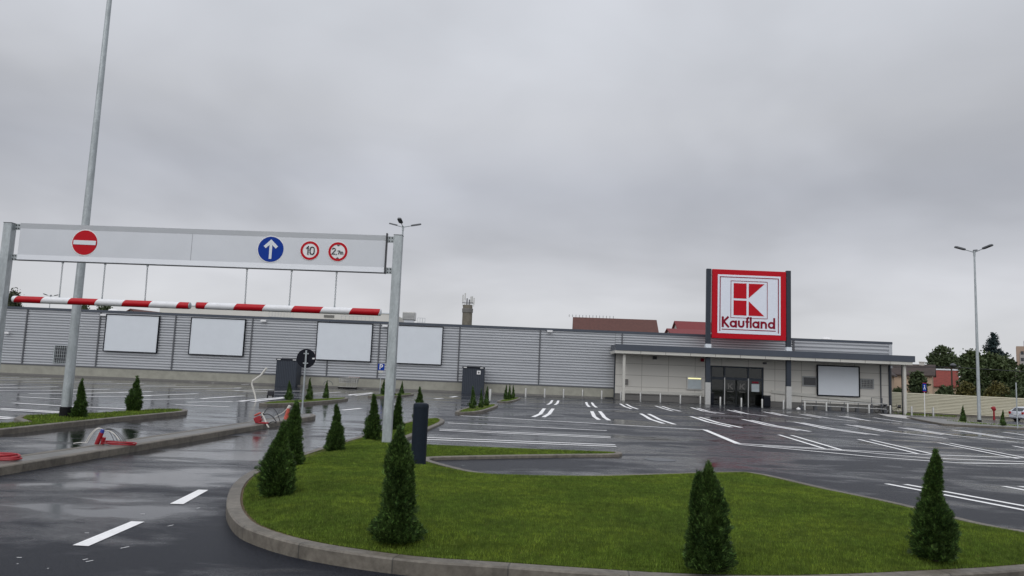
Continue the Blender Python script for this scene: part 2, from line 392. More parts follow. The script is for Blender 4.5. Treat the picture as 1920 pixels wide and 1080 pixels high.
def tag(o, label=None, cat=None, group=None, kind=None):
    if label: o['label'] = label
    if cat: o['category'] = cat
    if group: o['group'] = group
    if kind: o['kind'] = kind
    return o
def empty(name, loc, label=None, cat=None, group=None, rz=0.0):
    o = bpy.data.objects.new(name, None); o.empty_display_size = .3; col.objects.link(o); o.location = loc; o.rotation_euler = (0, 0, rz)
    return tag(o, label, cat, group)
def copy_tree(o, parent=None):
    c = o.copy(); col.objects.link(c); c.parent = parent
    for ch in [k for k in bpy.data.objects if k.parent == o]: copy_tree(ch, c)
    return c
def place_copy(proto, loc, label, sc=1.0, rz=0.0, szs=None):
    c = copy_tree(proto); c.location = loc; c.rotation_euler = (0, 0, rz); c['label'] = label
    c.scale = szs if szs else (sc, sc, sc); return c

# ------------------------------------------------------------------ ground
def strip_sheet(name, xs, ys, dz, mat, kind='structure'):
    mb = MB(); vs = [(x, y, gz(x, y)+dz) for y in ys for x in xs]; nx = len(xs)
    fs = [(j*nx+i, j*nx+i+1, (j+1)*nx+i+1, (j+1)*nx+i) for j in range(len(ys)-1) for i in range(nx-1)]
    mb.add(vs, fs); return tag(mb.build(name, mat), None, None, None, kind)
strip_sheet('ground', [-2500, -200, 10.5, 70.5, 2500], [-300, 0, 40, 70, 200, 3000], -0.03, 'far_land')
strip_sheet('road', [-110, -40, 10.5, 70.5, 110], [-14, 40, 70, 96], 0.0, 'wet_asphalt')

def inset(poly, d):
    n = len(poly); ar = sum(poly[i][0]*poly[(i+1) % n][1]-poly[(i+1) % n][0]*poly[i][1] for i in range(n)); sg = 1 if ar > 0 else -1
    out = []
    for i in range(n):
        a = Vector(poly[i-1][:2]); p = Vector(poly[i][:2]); c = Vector(poly[(i+1) % n][:2])
        d1 = (p-a).normalized(); d2 = (c-p).normalized(); n1_ = Vector((-d1.y, d1.x))*sg; n2__ = Vector((-d2.y, d2.x))*sg
        m_ = (n1_+n2__)
        if m_.length < 1e-6: m_ = n1_
        m_.normalize(); k = 1/max(.45, m_.dot(n1_)); q = p+m_*d*k; out.append((q.x, q.y))
    return out
def smooth_poly(pts, it=1):
    for _ in range(it):
        q = []
        for i in range(len(pts)):
            a = Vector(pts[i]); b2 = Vector(pts[(i+1) % len(pts)])
            if (a-b2).length > 0.25: q += [a*.75+b2*.25, a*.25+b2*.75]
            else: q += [(a+b2)/2]
        pts = q
    return [tuple(p) for p in pts]
def in_poly(X, Y, poly):
    ins = np.zeros(X.shape, bool); n = len(poly)
    for i in range(n):
        x0, y0 = poly[i][:2]; x1, y1 = poly[(i+1) % n][:2]
        if abs(y1-y0) < 1e-9: continue
        c = ((y0 > Y) != (y1 > Y)) & (X < (x1-x0)*(Y-y0)/(y1-y0)+x0); ins ^= c
    return ins
def np_mesh(name, V, T, mat, parent=None):
    me = bpy.data.meshes.new(name); me.vertices.add(len(V)); me.vertices.foreach_set('co', V.astype(np.float32).ravel())
    k = T.shape[1]; me.loops.add(T.size); me.loops.foreach_set('vertex_index', T.astype(np.int32).ravel())
    me.polygons.add(len(T)); me.polygons.foreach_set('loop_start', np.arange(0, T.size, k, dtype=np.int32))
    me.polygons.foreach_set('loop_total', np.full(len(T), k, dtype=np.int32))
    me.materials.append(MATS[mat]); me.update(calc_edges=True); me.validate()
    o = bpy.data.objects.new(name, me); col.objects.link(o)
    if parent is not None: o.parent = parent
    return o
def edge_dist(X, Y, poly):
    D = np.full(X.shape, 1e9); n = len(poly)
    for i in range(n):
        ax, ay = poly[i][:2]; bx, by = poly[(i+1) % n][:2]; L2 = (bx-ax)**2+(by-ay)**2+1e-9
        t_ = np.clip(((X-ax)*(bx-ax)+(Y-ay)*(by-ay))/L2, 0, 1); D = np.minimum(D, np.hypot(X-ax-t_*(bx-ax), Y-ay-t_*(by-ay)))
    return D
def low(Y): return .065*np.clip((Y-10.5)/2.5, 0, 1)
def mound(X, Y, poly):
    t_ = np.clip(edge_dist(X, Y, poly)/.7, 0, 1); return .085*t_*t_*(3-2*t_)+.006*np.sin(X*1.7+Y*.6)*t_-low(Y)
def blades(poly, z, dens, hgt, wid, name='grass', label='short green grass', dome=None):
    P_ = np.array([p[:2] for p in poly]); x0, y0 = P_.min(0); x1, y1 = P_.max(0)
    n = int((x1-x0)*(y1-y0)*dens); X = rng.uniform(x0, x1, n); Y = rng.uniform(y0, y1, n); k = in_poly(X, Y, poly); X = X[k]; Y = Y[k]
    # keep what the lot shows: thin out with distance
    D = np.hypot(X, Y); keep = rng.uniform(0, 1, len(X)) < np.clip(9.0/np.maximum(D, 1), 0.05, 1)**1.3; X = X[keep]; Y = Y[keep]; D = D[keep]
    n = len(X); gr = np.clip(D/9.0, 1, 4)**.9
    a = rng.uniform(0, 2*np.pi, n); H = hgt*rng.uniform(.55, 1.25, n); W = wid*gr*rng.uniform(.7, 1.3, n)
    le = rng.uniform(0, .75, n)*H; b_ = rng.uniform(0, 2*np.pi, n); Z = z-.0095*np.clip(X-10.5, 0, 60)-DROP*np.clip((Y-40)/30, 0, 1)+(dome(X, Y, poly) if dome else 0)
    V = np.empty((n, 3, 3)); V[:, 0] = np.c_[X-np.cos(a)*W/2, Y-np.sin(a)*W/2, Z-.01]; V[:, 1] = np.c_[X+np.cos(a)*W/2, Y+np.sin(a)*W/2, Z-.01]
    V[:, 2] = np.c_[X+np.cos(b_)*le, Y+np.sin(b_)*le, Z+H]
    return V.reshape(-1, 3), np.arange(3*n).reshape(-1, 3)
def island(pts, fill, kw=.15, kh=.13, sm=1, dens=0, label='', hgt=.045, wid=.006, dome=None):
    poly = smooth_poly([tuple(p[:2]) for p in pts], sm) if sm else [tuple(p[:2]) for p in pts]
    inn = inset(poly, kw); n = len(poly); bev = inset(poly, .015)
    mb = MB(); mb.uv = []; u = 0
    def q(p, z): return (p[0], p[1], gz(p[0], p[1])+z-(float(low(p[1])) if dome and z > 0 else 0))
    for i in range(n):
        j = (i+1) % n; L = math.hypot(poly[j][0]-poly[i][0], poly[j][1]-poly[i][1]); u2 = u+L
        for A, B, za, zb, va, vb in ((poly, poly, -.05, kh-.015, 0, .12), (poly, bev, kh-.015, kh, .12, .14), (bev, inn, kh, kh, .14, .28), (inn, inn, kh, kh-.06, .28, .34)):
            mb.add([q(A[i], za), q(A[j], za), q(B[j], zb), q(B[i], zb)], [(0, 1, 2, 3)]); mb.uv.append([(u, va), (u2, va), (u2, vb), (u, vb)])
        u = u2
    k = tag(mb.build('kerb', 'kerb_concrete'), None, None, None, 'structure')
    hh = kh-.012 if fill == 'lawn_soil' else kh-.004
    fb = MB(); fb.add([q(p, hh) for p in inn], [tuple(range(n))])
    if fill == 'lawn_soil':
        g2 = inset(inn, .05); tb2 = MB(); tb2.add([q(p, hh+.004) for p in g2], [tuple(range(n))]); tag(tb2.build('turf_base', 'lawn_soil'), None, None, None, 'structure'); fill = 'bare_soil'
        if dome:
            A = np.array(g2); gx = np.arange(A[:, 0].min(), A[:, 0].max(), .16); gy = np.arange(A[:, 1].min(), A[:, 1].max(), .16); XX, YY = np.meshgrid(gx, gy)
            ok = in_poly(XX, YY, g2); ZZ = hh+.002+dome(XX, YY, g2); nx = len(gx); idx = np.arange(XX.size).reshape(XX.shape)
            c_ = ok[:-1, :-1] & ok[1:, :-1] & ok[:-1, 1:] & ok[1:, 1:]
            Q = np.stack([idx[:-1, :-1][c_], idx[:-1, 1:][c_], idx[1:, 1:][c_], idx[1:, :-1][c_]], 1); used, inv_ = np.unique(Q, return_inverse=True)
            tag(np_mesh('turf_mound', np.c_[XX.ravel(), YY.ravel(), ZZ.ravel()][used], inv_.reshape(-1, 4), 'lawn_soil'), None, None, None, 'structure')
        tag(fb.build('soil', fill), None, None, None, 'structure')
        if dens:
            V, T = blades(inset(inn, .03), hh+.005, dens, hgt, wid, dome=dome)
            tag(np_mesh('grass', V, T, 'grass_blades'), label or 'short green grass on kerbed island', 'grass', None, 'stuff')
    else: tag(fb.build('pavement', fill), None, None, None, 'structure')
    return inn
KH = .13
def GT(*px): return [G(x, y, KH) for x, y in px]
def GLow(x, y, h):
    p = G(x, y, h)
    for _ in range(4): p = G(x, y, h-float(low(p.y)))
    return p
def GTL(*px): return [GLow(x, y, KH) for x, y in px]
lawn = GTL((735, 831), (800, 835), (900, 839), (1050, 843), (1140, 845.5), (1163, 846.5), (1168, 849), (1160, 851.5), (1050, 852.5), (900, 855), (812, 857), (803, 860), (815, 865), (860, 877), (910, 887), (954, 891.5), (1081, 891), (1176, 889), (1280, 886), (1370, 883), (1419, 885), (1496, 902), (1600, 925), (1680, 941), (1760, 960), (1855, 984), (1935, 996), (2010, 1012), (2060, 1035),
          (2030, 1055), (1920, 1069), (1736, 1079), (1560, 1087), (1400, 1088), (1250, 1083), (1138, 1076), (1022, 1068), (910, 1060), (794, 1053), (690, 1041), (598, 1027), (527, 1012), (471, 994), (447, 982), (433, 967), (425, 950), (425, 932), (433, 910), (453, 891), (486, 875), (545, 856), (607, 836.5), (681, 815.5), (764, 789), (800, 783.5), (827, 783), (836, 789), (815, 799), (780, 813), (752, 824.5))
inn = island(lawn, 'lawn_soil', dens=9500, label='close-cropped lawn filling the big foreground island', hgt=.024, wid=.0042, dome=mound)
island(GT((-260, 838), (0, 805), (125, 792), (240, 780.6), (335, 772), (350, 770), (352, 768.3), (340, 766.5), (295, 766), (235, 770), (162, 774), (60, 777), (38, 778), (27, 783), (45, 790), (0, 792), (-260, 800)), 'lawn_soil', dens=1800, label='grass strip under the tall lamp post on the left', hgt=.05, wid=.009, sm=0)
med = GT((-330, 938), (-100, 892), (0, 875), (90, 861), (178, 846.5), (326, 822.5), (480, 797.5), (554, 785.5), (588, 780.5), (592, 777.5), (583, 775), (555, 776.5), (480, 788.5), (400, 800), (267, 819.5), (160, 836), (0, 858), (-100, 873), (-330, 908))
island(med, 'pavers', sm=0)
island(GT((486, 755.5), (500, 757), (560, 755), (620, 750.5), (650, 747.5), (653, 745.8), (645, 744.8), (560, 749), (500, 752.5)), 'lawn_soil', dens=500, label='grass on the second kerbed island of the left car park', sm=0)
island(GT((690, 741.5), (705, 742.5), (740, 741.6), (773, 739.3), (776, 738), (768, 737.2), (735, 738), (700, 739.6)), 'lawn_soil', dens=400, label='grass on the far kerbed island behind the gate post', sm=0)
island(GT((851, 770.5), (860, 773), (897, 771.5), (917, 766.5), (935, 760), (931, 757.6), (912, 757.6), (880, 762)), 'lawn_soil', dens=700, label='grass on the small triangular island in mid car park', sm=1)
island(GT((930, 751.4), (938, 752.8), (957, 752.3), (969, 749), (977, 745.8), (973, 744.4), (955, 745.5)), 'lawn_soil', dens=500, label='grass on the farthest triangular island before the bollards', sm=1)
verge = GT((1700, 781), (1722, 786), (1767, 794), (1805, 796.5), (1860, 799), (1920, 802), (2080, 808), (2080, 802), (1920, 796.5), (1840, 791.5), (1790, 787.5), (1740, 782.5))
island(verge, 'pavers', sm=0)
vg = [G(x, y, KH+.012) for x, y in ((1772, 787.4), (1800, 791.2), (1840, 795), (1930, 800), (2060, 805), (2060, 803.6), (1930, 798), (1840, 792.6), (1800, 788.8))]
V, T = blades([tuple(p[:2]) for p in vg], KH, 300, .05, .02); tag(np_mesh('grass', V, T, 'grass_blades'), 'thin grass strip along the pavement by the right lamp post', 'grass', None, 'stuff')

# pavement in front of the shop, and along the wall
mb = MB()
for a, b2 in (((-75, 83.4), (10.5, 83.4)),): mb.box((a[0], 83.4, -.3), (b2[0], 85.3, -.01))
tag(mb.build('kerb_along_wall', 'grey_plinth'), None, None, None, 'structure')
ws = G(1640, 776.5).copy()
mb = MB(); q = [G(1645, 775.8, .012), G(1690, 778, .012), G(1723, 784, .012), G(1722, 786.4, .012), G(1700, 785, .012), G(1665, 781, .012)]
mb.add(q, [(0, 1, 2, 3, 4, 5)]); tag(mb.build('light_paving_strip', 'gravel_white'), None, None, None, 'structure')

# ------------------------------------------------------------------ painted markings
mk = MB()
def line(*px, w=.12, z=.004):
    pts = [G(x, y, z) for x, y in px]; L = []; Rr = []
    for i, p in enumerate(pts):
        a = pts[max(i-1, 0)]; c = pts[min(i+1, len(pts)-1)]; d = (c-a); nn = Vector((-d.y, d.x, 0)).normalized()*w/2
        L.append(p+nn); Rr.append(p-nn)
    for i in range(len(pts)-1):
        n = max(1, int((pts[i+1]-pts[i]).length/.7))
        def at(A, B, t_): q_ = A.lerp(B, t_); q_.z = gz(q_.x, q_.y)+z; return q_
        for k in range(n): mk.add([at(Rr[i], Rr[i+1], k/n), at(Rr[i], Rr[i+1], (k+1)/n), at(L[i], L[i+1], (k+1)/n), at(L[i], L[i+1], k/n)], [(0, 1, 2, 3)])
W2 = .15
line((863.7, 779.3), (1280, 803.5), (1321, 805.6), w=.19); line((1321, 805.6), (1384.5, 832), w=.2, z=.008)
line((1384, 831.4), (1549, 841.3), (1578, 843.2), (1697, 850), (1757, 853), (1920, 858.4), (2080, 866), w=.15)
line((1430, 836), (1584, 844.9), (1742, 859), (1920, 865.4), (2080, 872), w=.15, z=.006); line((1384, 833.2), (1457, 839.6), (1560, 849), (1640, 856.6), (1742, 864), (1804, 868), (1920, 869.5), (2080, 876), w=.15, z=.008)
for a in (((1460, 815), (1547.5, 841.6)), ((1483.8, 816), (1579, 843.8)), ((1608.8, 823.4), (1723, 851)), ((1632, 824.3), (1747.5, 851)), ((1758.8, 830), (1909, 860)), ((1781, 831), (1920, 857.5), (1960, 865)), ((1900, 836), (2060, 868)), ((1922, 837), (2090, 869))):
    line(*a, w=.13, z=.010)
line((1662, 906.8), (1920, 956), (2120, 997), w=.13); line((1697, 907.8), (1920, 948.4), (2120, 987), w=.13)
line((1881.6, 911.5), (2100, 951), w=.13); line((1911.6, 911.5), (2120, 948), w=.13)
rows = [((1020.7, 765.9), (1013, 776), (1000, 781.6)), ((1037, 766), (1029.6, 776), (1019, 782)), ((1109.6, 771), (1114, 780.7), (1123, 787)), ((1124.4, 771), (1133, 782), (1142, 788)),
        ((1201.5, 775.4), (1219, 785.8), (1244.4, 794)), ((1216, 776), (1237, 786.7), (1265, 795.6)), ((1295, 780.6), (1327, 791), (1371, 800.7)), ((1311, 782), (1345, 792), (1390, 801.6)),
        ((1392, 786), (1437, 797), (1497, 807)), ((1407, 787.6), (1454, 798), (1519, 809)), ((1488.5, 791), (1547.5, 803.5), (1627.5, 814.4)), ((1503.4, 792.4), (1563.5, 804), (1648, 816)),
        ((1586, 796), (1657.5, 809)), ((1602, 797), (1675, 810), (1775.6, 822)), ((1685.6, 801.6), (1768, 815)), ((1699, 802), (1786, 816), (1908.8, 829.4)), ((1785, 806), (1882.5, 821)), ((1800, 807), (1901, 822), (1960, 829)), ((1880.6, 810), (2000, 828)),
        ((1035.6, 750.5), (1032, 756), (1026.7, 758.5)), ((1047, 751), (1045, 756), (1040.6, 759)), ((1099, 754), (1101, 759), (1105, 763)), ((1109.6, 754.7), (1113, 760), (1118.5, 764)),
        ((1163, 757), (1172, 762.5), (1184, 766.5)), ((1174, 757.5), (1184, 763), (1196, 767)), ((1229, 761), (1244, 766), (1261, 770.6)), ((1241, 761.5), (1256, 766.5), (1276, 771)),
        ((1296, 764), (1317.5, 770.6), (1343, 775)), ((1307.5, 765), (1327.5, 771), (1357.5, 775.6)), ((1364, 768.5), (1392, 775)), ((1375, 769), (1402, 776), (1439, 780.3)),
        ((1432, 772), (1465, 779)), ((1444, 772.5), (1477, 780), (1520, 785)), ((1501, 776.5), (1540, 783.5)), ((1512, 776.5), (1554, 784), (1605, 790)), ((1571, 780), (1616, 787)), ((1582.5, 780), (1629, 788.7), (1689, 794.4)),
        ((1637.5, 783), (1691, 791), (1757, 797))]
for a in rows: line(*a, w=.19)
for a in (((915, 756), (985, 759)), ((1118.5, 766.5), (1185, 769.5)), ((1322.5, 777), (1394, 781)), ((1431, 768.5), (1484, 771)), ((1536, 788.5), (1611, 793)), ((1586, 777), (1644, 780)), ((1755, 799), (1828, 803)),
          ((840, 793), (1137.8, 807.4)), ((823.7, 804.4), (1145, 818.7)), ((824, 806.8), (1145, 821)), ((796, 820), (1154, 834)), ((796, 823.7), (1155.6, 837))): line(*a, w=.17, z=.006)
left = [((0, 765.4), (112, 772), (200, 777)), ((0, 768), (112, 774)), ((25, 755.4), (114, 760.6), (235, 766.6)), ((34, 744), (115.6, 748)), ((-20, 780), (24, 783)), ((-20, 783), (21, 785.4)), ((141, 743.5), (235, 743), (282.5, 742)),
        ((54, 738), (147.5, 737.8), (240, 735)), ((-20, 732), (87.5, 732), (205, 729.8)), ((-20, 727), (109, 725)), ((-20, 721), (29, 721)), ((-20, 711), (95, 710)), ((44, 715), (211, 716)), ((135, 718), (240, 719)), ((-20, 708), (37, 708)),
        ((-10, 700.6), (41, 701.6)), ((52, 703), (90, 704)), ((97, 705), (125, 706)), ((144, 707.5), (179, 708.5)), ((202, 709.6), (237, 710.6)), ((220, 719), (270, 718.7)), ((270, 722.5), (330, 722)), ((262, 725), (391, 724.4)), ((220, 736), (285, 734)),
        ((267, 742), (371, 738)), ((267, 749), (364, 747.5)), ((326, 729), (451, 727.5)), ((377, 747.5), (457, 742)), ((351, 754), (460, 752.5)), ((329, 758.5), (430, 762.7)), ((397, 718), (440, 718)), ((262, 712), (300, 712.8)), ((307, 714), (347, 714.6)), ((356, 716.4), (395, 717)),
        ((386, 731.5), (457, 732)), ((440, 727.5), (452, 727)), ((453, 721), (492, 719.9)), ((440, 732.5), (512, 730)), ((457, 734.7), (565, 733)), ((440, 743), (457, 742)), ((440, 753), (533, 744.7)), ((473, 753), (533, 746)), ((513, 739), (567, 741)),
        ((528, 723.5), (563, 723.2)), ((583, 737.5), (638, 735)), ((608, 726.5), (640, 726.7)), ((585, 740), (660, 741)), ((653, 741), (680, 737.5)), ((654, 740), (697, 736)), ((666, 741.5), (699, 737)), ((681, 729.6), (710, 729.4)), ((757, 732), (775, 732)), ((832, 735), (854, 735.2))]
for a in left: line(*a, w=.24, z=.006)
line((815, 747.5), (830, 746.6), w=.3); line((845, 744.7), (857, 743), w=.3); line((642, 769), (677, 765.4), w=.22); line((733, 758), (741, 757.3), w=.25)
for qd in (((136, 1022), (166, 1023.7), (271, 978), (246, 977.3)), ((318.5, 944.3), (343.7, 945), (391, 918.5), (372, 918))):
    mk.add([G(x, y, .004) for x, y in qd], [(0, 1, 2, 3)])
for (x, y, l, dx, dy) in ((163, 999, 5, 1, 0), (268, 963.5, 5, 1, 0), (372, 953, 4, 1, -.4), (320, 986.5, 7, 1, -.45), (234, 1028, 10, 1, -.42), (160, 1049.5, 6, 1, -.4), (168, 1053, 9, 1, -.35), (36, 1045, 6, 1, 0), (33, 1057, 2, 1, 0), (411, 912, 3, 1, 0), (90, 1065.5, 2, 1, 0), (868, 872.5, 4, 1, 0)):
    line((x-l*.8, y), (x+l*.8, y+dy*l*.8), w=.011)
tag(mk.build('road_markings', 'white_paint'), None, None, None, 'structure')
# manhole cover and gully
mb = MB(); c = G(1238, 862); mb.lathe([(.35, 0), (.35, .006)], c, 24)
mb.build('manhole_cover', 'dark_seam', origin=tuple(c)); tag(bpy.data.objects['manhole_cover'], 'dark round manhole cover in the wet asphalt right of the long grass strip', 'manhole cover')

# ------------------------------------------------------------------ shop building
WY = 85.0
def WX(x, y=650, Y=WY): return P(x, y, Y).x
XL, XR = WX(-330), WX(1671, 660)
XM = WX(1152, 690)
H = 7.28
bl = empty('supermarket', ((XL+XR)/2, WY+20, 0), 'long low store with grey ribbed metal walls and a canopied cream entrance', 'building')
def ribbed(x0, x1, z0, z1, y, pitch, depth):
    mb = MB(); prof = []; z = z0; n = int(round((z1-z0)/pitch)); p = (z1-z0)/n
    for i in range(n):
        a = z0+i*p; prof += [(y, a), (y, a+p*.05), (y-depth, a+p*.50), (y-depth*.96, a+p*.93)]
    prof.append((y, z1)); k = len(prof)
    mb.add([(x0, yy, zz) for yy, zz in prof]+[(x1, yy, zz) for yy, zz in prof], [(i, k+i, k+i+1, i+1) for i in range(k-1)]); return mb
core = MB(); core.box((XL, WY+.01, -.3), (XR, WY+45, H-.03)); core.build('roof_deck', 'dark_seam', bl, True)
w = ribbed(XL, XM, .95, H-.22, WY, .285, .125); w.build('ribbed_wall', 'corrugated_silver', bl, True)
w = ribbed(XM+.02, WX(1485), 4.6, H-.22, WY-.02, .285, .125); w.build('ribbed_wall', 'corrugated_silver', bl, True)
w = ribbed(WX(1487.5), XR-.35, 4.6, H-.22, WY-.04, .40, .13); w.build('louvre_screen', 'corrugated_silver', bl, True)
mb = MB(); mb.box((XR-.35, WY-.2, 4.4), (XR+.02, WY-.05, H+.02)); mb.build('corner_trim', 'corrugated_silver', bl, True)
mb = MB(); mb.box((XL, WY-.16, 0), (XM, WY, .95))
mb.build('concrete_plinth', 'plinth_concrete', bl, True)
mb = MB(); mb.box((XL, WY-.22, H-.24), (XR+.05, WY+.05, H+.02)); mb.build('roof_edge', 'anthracite_fascia', bl, True)
mb = MB(); mb.box((XL, WY-.19, .93), (XM-.05, WY-.1, 1.06)); mb.build('base_flashing', 'dark_seam', bl, True)
for x in (46, 184, 326, 471, 616, 711, 861, 1012):
    mb = MB(); X = WX(x); mb.box((X-.07, WY-.20, 1.0), (X+.07, WY-.08, H-.2)); mb.build('wall_seam', 'dark_seam', bl, True)
mb = MB(); X = WX(1166, 640); mb.box((X-.07, WY-.21, 5), (X+.07, WY-.09, H-.2)); mb.build('wall_seam', 'dark_seam', bl, True)
X = WX(1487, 640); mb = MB(); mb.box((X-.1, WY-.2, 4.6), (X+.1, WY-.15, H+.01)); mb.build('wall_seam', 'dark_seam', bl, True)
# vent in the far left wall
a = P(104, 648, WY-.2); c = P(126, 681, WY-.2)
mb = MB(); x0, x1, z0, z1 = a.x, c.x+.1, c.z, a.z
mb.box((x0-.1, WY-.26, z0-.06), (x0, WY-.1, z1+.06)); mb.box((x1, WY-.26, z0-.06), (x1+.1, WY-.1, z1+.06)); mb.box((x0, WY-.26, z1), (x1, WY-.1, z1+.06)); mb.box((x0, WY-.26, z0-.06), (x1, WY-.1, z0))
vt = mb.build('vent', 'galvanised', bl, True)
mb = MB(); mb.box((x0, WY-.20, z0), (x1, WY-.165, z1)); mb.build('opening', 'window_dark', vt, True)
mb = MB()
for i in range(7): X = x0+(i+.5)*(x1-x0)/7; mb.box((X-.015, WY-.25, z0), (X+.015, WY-.21, z1))
for i in range(5): Z = z0+(i+.5)*(z1-z0)/5; mb.box((x0, WY-.24, Z-.015), (x1, WY-.205, Z+.015))
mb.build('bars', 'galvanised', vt, True)
# wall floodlights
for x, y in ((12, 624), (194, 590.5), (494, 601.5), (722, 611), (1031, 621)):
    p = P(x, y, WY-.4); mb = MB()
    mb.box((p.x-.3, p.y-.12, p.z-.12), (p.x+.3, p.y+.1, p.z+.1)); mb.beam((p.x, p.y+.1, p.z), (p.x, WY-.1, p.z+.05), .08)
    mb.build('wall_light', 'white_enamel', bl, True, bevel=.03)

# ----- entrance block (cream) and canopy
EY = 83.9; CY = 81.2; FY = 80.6
EX0 = P(1153.5, 700, EY).x; EX1 = P(1668, 700, EY).x
ztop = P(1400, 672, FY).z
zs = P(1157, 662, FY).z; zf0 = P(1157, 656.5, FY).z; zf1 = P(1157, 645, FY).z
FX0, FX1 = P(1155, 652, FY).x, P(1716, 674, FY).x
zs_r = zs
dx0, dx1 = P(1332, 700, EY).x, P(1432, 700, EY).x; dzt = P(1380, 687, EY).z
zb = lambda X: gz(X)
mb = MB()
def cream(x0, x1, z0, z1, y=EY): mb.box((x0, y, z0), (x1, WY-.02, z1))
cream(EX0, dx0, gz(dx0)+.75, zs+.1); cream(dx1, EX1, gz(EX1)+.75, zs+.1); mb.box((dx0, EY, dzt), (dx1, EY+.3, zs+.1))
mb.build('entrance_wall', 'cream_cladding', bl, True)
mb = MB(); mb.box((EX0+.02, EY+.08, -.6), (dx0, WY-.1, gz(dx0)+.76)); mb.box((dx1, EY+.08, -.9), (EX1-.02, WY-.1, gz(EX1)+.76)); mb.build('entrance_plinth', 'grey_plinth', bl, True)
mb = MB(); xx = P(1651, 720, EY).x; mb.box((xx-.06, EY-.1, -.3), (xx+.06, EY-.002, zs)); mb.build('downpipe', 'dark_seam', bl, True)
mb = MB(); mb.box((EX1-.14, EY-.08, -.6), (EX1+.06, EY-.002, zs)); mb.build('corner_trim', 'anthracite', bl, True)
mb = MB(); mb.box((EX0-.09, EY-.03, 0), (EX0-.002, EY+.3, zs)); mb.build('corner_trim', 'anthracite', bl, True)
# rubbing rails
for xa, xb in ((1172, 1316), (1446, 1640)):
    X0, X1 = P(xa, 735, EY).x, P(xb, 735, EY).x; z = P(xa, 730.5, EY).z
    mb = MB(); n = 8
    za, zb_ = P(xa, 731.5, EY-.2).z, P(xb, 750 if xb > 1500 else 736.5, EY-.2).z
    mb.add([(X0, EY-.14, za-.32), (X1, EY-.14, zb_-.32), (X1, EY-.14, zb_), (X0, EY-.14, za), (X0, EY-.01, za-.32), (X1, EY-.01, zb_-.32), (X1, EY-.01, zb_), (X0, EY-.01, za)], [(0, 1, 2, 3), (3, 2, 6, 7), (1, 0, 4, 5), (0, 3, 7, 4), (1, 5, 6, 2)])
    mb.build('wall_rail', 'cream_trim', bl, True)
# canopy
mb = MB(); mb.box((FX0, FY, zf0), (FX1, WY-.3, zf1)); cnp = mb.build('canopy', 'anthracite_fascia', bl, True)
mb = MB(); mb.box((FX0-.05, FY+.05, zs), (FX1-.25, WY-.35, zf0-.003)); mb.build('soffit', 'cream_trim', cnp, True)
for i in range(1, 12):
    X = FX0+(FX1-FX0)*i/12; mb = MB(); mb.box((X-.02, FY+.035, zs+.01), (X+.02, FY+.06, zf0-.01)); mb.build('fascia_joint', 'grey_plinth', cnp, True)
for x, y in ((1168.5, 749.4), (1697, 776)):
    p = P(x, y, CY); mb = MB(); mb.box((p.x-.14, CY-.14, gz(p.x)-.1), (p.x+.14, CY+.14, zs)); mb.build('canopy_column', 'cream_trim', bl, True, bevel=.02)
mb = MB(); p = P(1691.5, 740, CY+.6); mb.box((p.x-.06, CY+.5, gz(p.x)-.1), (p.x+.06, CY+.6, zs)); mb.build('downpipe', 'window_dark', bl, True)
mb = MB(); p = P(1228, 671, EY-.2); mb.box((p.x-.2, EY-.3, p.z-.16), (p.x+.2, EY, p.z+.16)); mb.build('wall_speaker', 'sign_black', bl, True)
mb = MB(); p = P(1317, 675, EY-.2); mb.box((p.x-.16, EY-.3, p.z-.18), (p.x+.16, EY, p.z+.18)); mb.build('alarm_box', 'sign_red_dark', bl, True)
mb = MB(); p = P(1175, 716, EY-.2); mb.box((p.x-.17, EY-.15, p.z-.3), (p.x+.17, EY, p.z+.3)); mb.build('meter_box', 'grey_plinth', bl, True)
mb = MB(); p = P(1434, 681, EY-.2); mb.box((p.x-.14, EY-.4, p.z-.1), (p.x+.14, EY, p.z+.1)); mb.build('door_camera', 'dark_seam', bl, True)
# entrance: interior, frame, glass leaves
dzb = gz(dx0)-.05
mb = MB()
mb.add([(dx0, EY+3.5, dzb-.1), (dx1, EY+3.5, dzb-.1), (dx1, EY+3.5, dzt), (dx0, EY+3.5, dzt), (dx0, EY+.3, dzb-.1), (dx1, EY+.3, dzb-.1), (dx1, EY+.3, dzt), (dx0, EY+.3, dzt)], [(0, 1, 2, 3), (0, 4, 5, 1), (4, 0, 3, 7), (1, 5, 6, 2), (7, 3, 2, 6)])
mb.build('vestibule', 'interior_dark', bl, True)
fr_ = MB(); dxs = [dx0+.08, P(1358.5, 720, EY).x, P(1403, 720, EY).x, dx1-.08]; tz = P(1380, 708, EY).z
for X in dxs: fr_.box((X-.09, EY+.02, dzb), (X+.09, EY+.2, dzt))
fr_.box((dx0, EY+.03, dzt-.16), (dx1, EY+.19, dzt-.001)); fr_.box((dx0, EY+.04, tz-.28), (dx1, EY+.18, tz))
door = fr_.build('entrance_frame', 'anthracite', bl, True)
xm = P(1381, 720, EY).x
for i, (a_, b_) in enumerate(((dxs[0], dxs[1]), (dxs[1], xm), (xm, dxs[2]), (dxs[2], dxs[3]))):
    mb = MB(); mb.box((a_+.1, EY+.10, dzb+.1), (b_-.1, EY+.12, tz-.28)); dl = mb.build('door_leaf', 'glass', door, True)
    if i in (1, 2):
        m2 = MB(); c_ = (a_+b_)/2; z_ = P(1370, 724, EY).z
        m2.stroke([(-.22, -.3), (-.22, .3)], .14, EY+.08, EY+.09, c_, z_); m2.stroke([(.25, .3), (-.08, 0), (.25, -.3)], .13, EY+.078, EY+.088, c_, z_); m2.box((c_-.35, EY+.08, z_-.62), (c_+.35, EY+.09, z_-.56))
        tag(m2.build('leaf_logo', 'grey_plinth', bl, True))
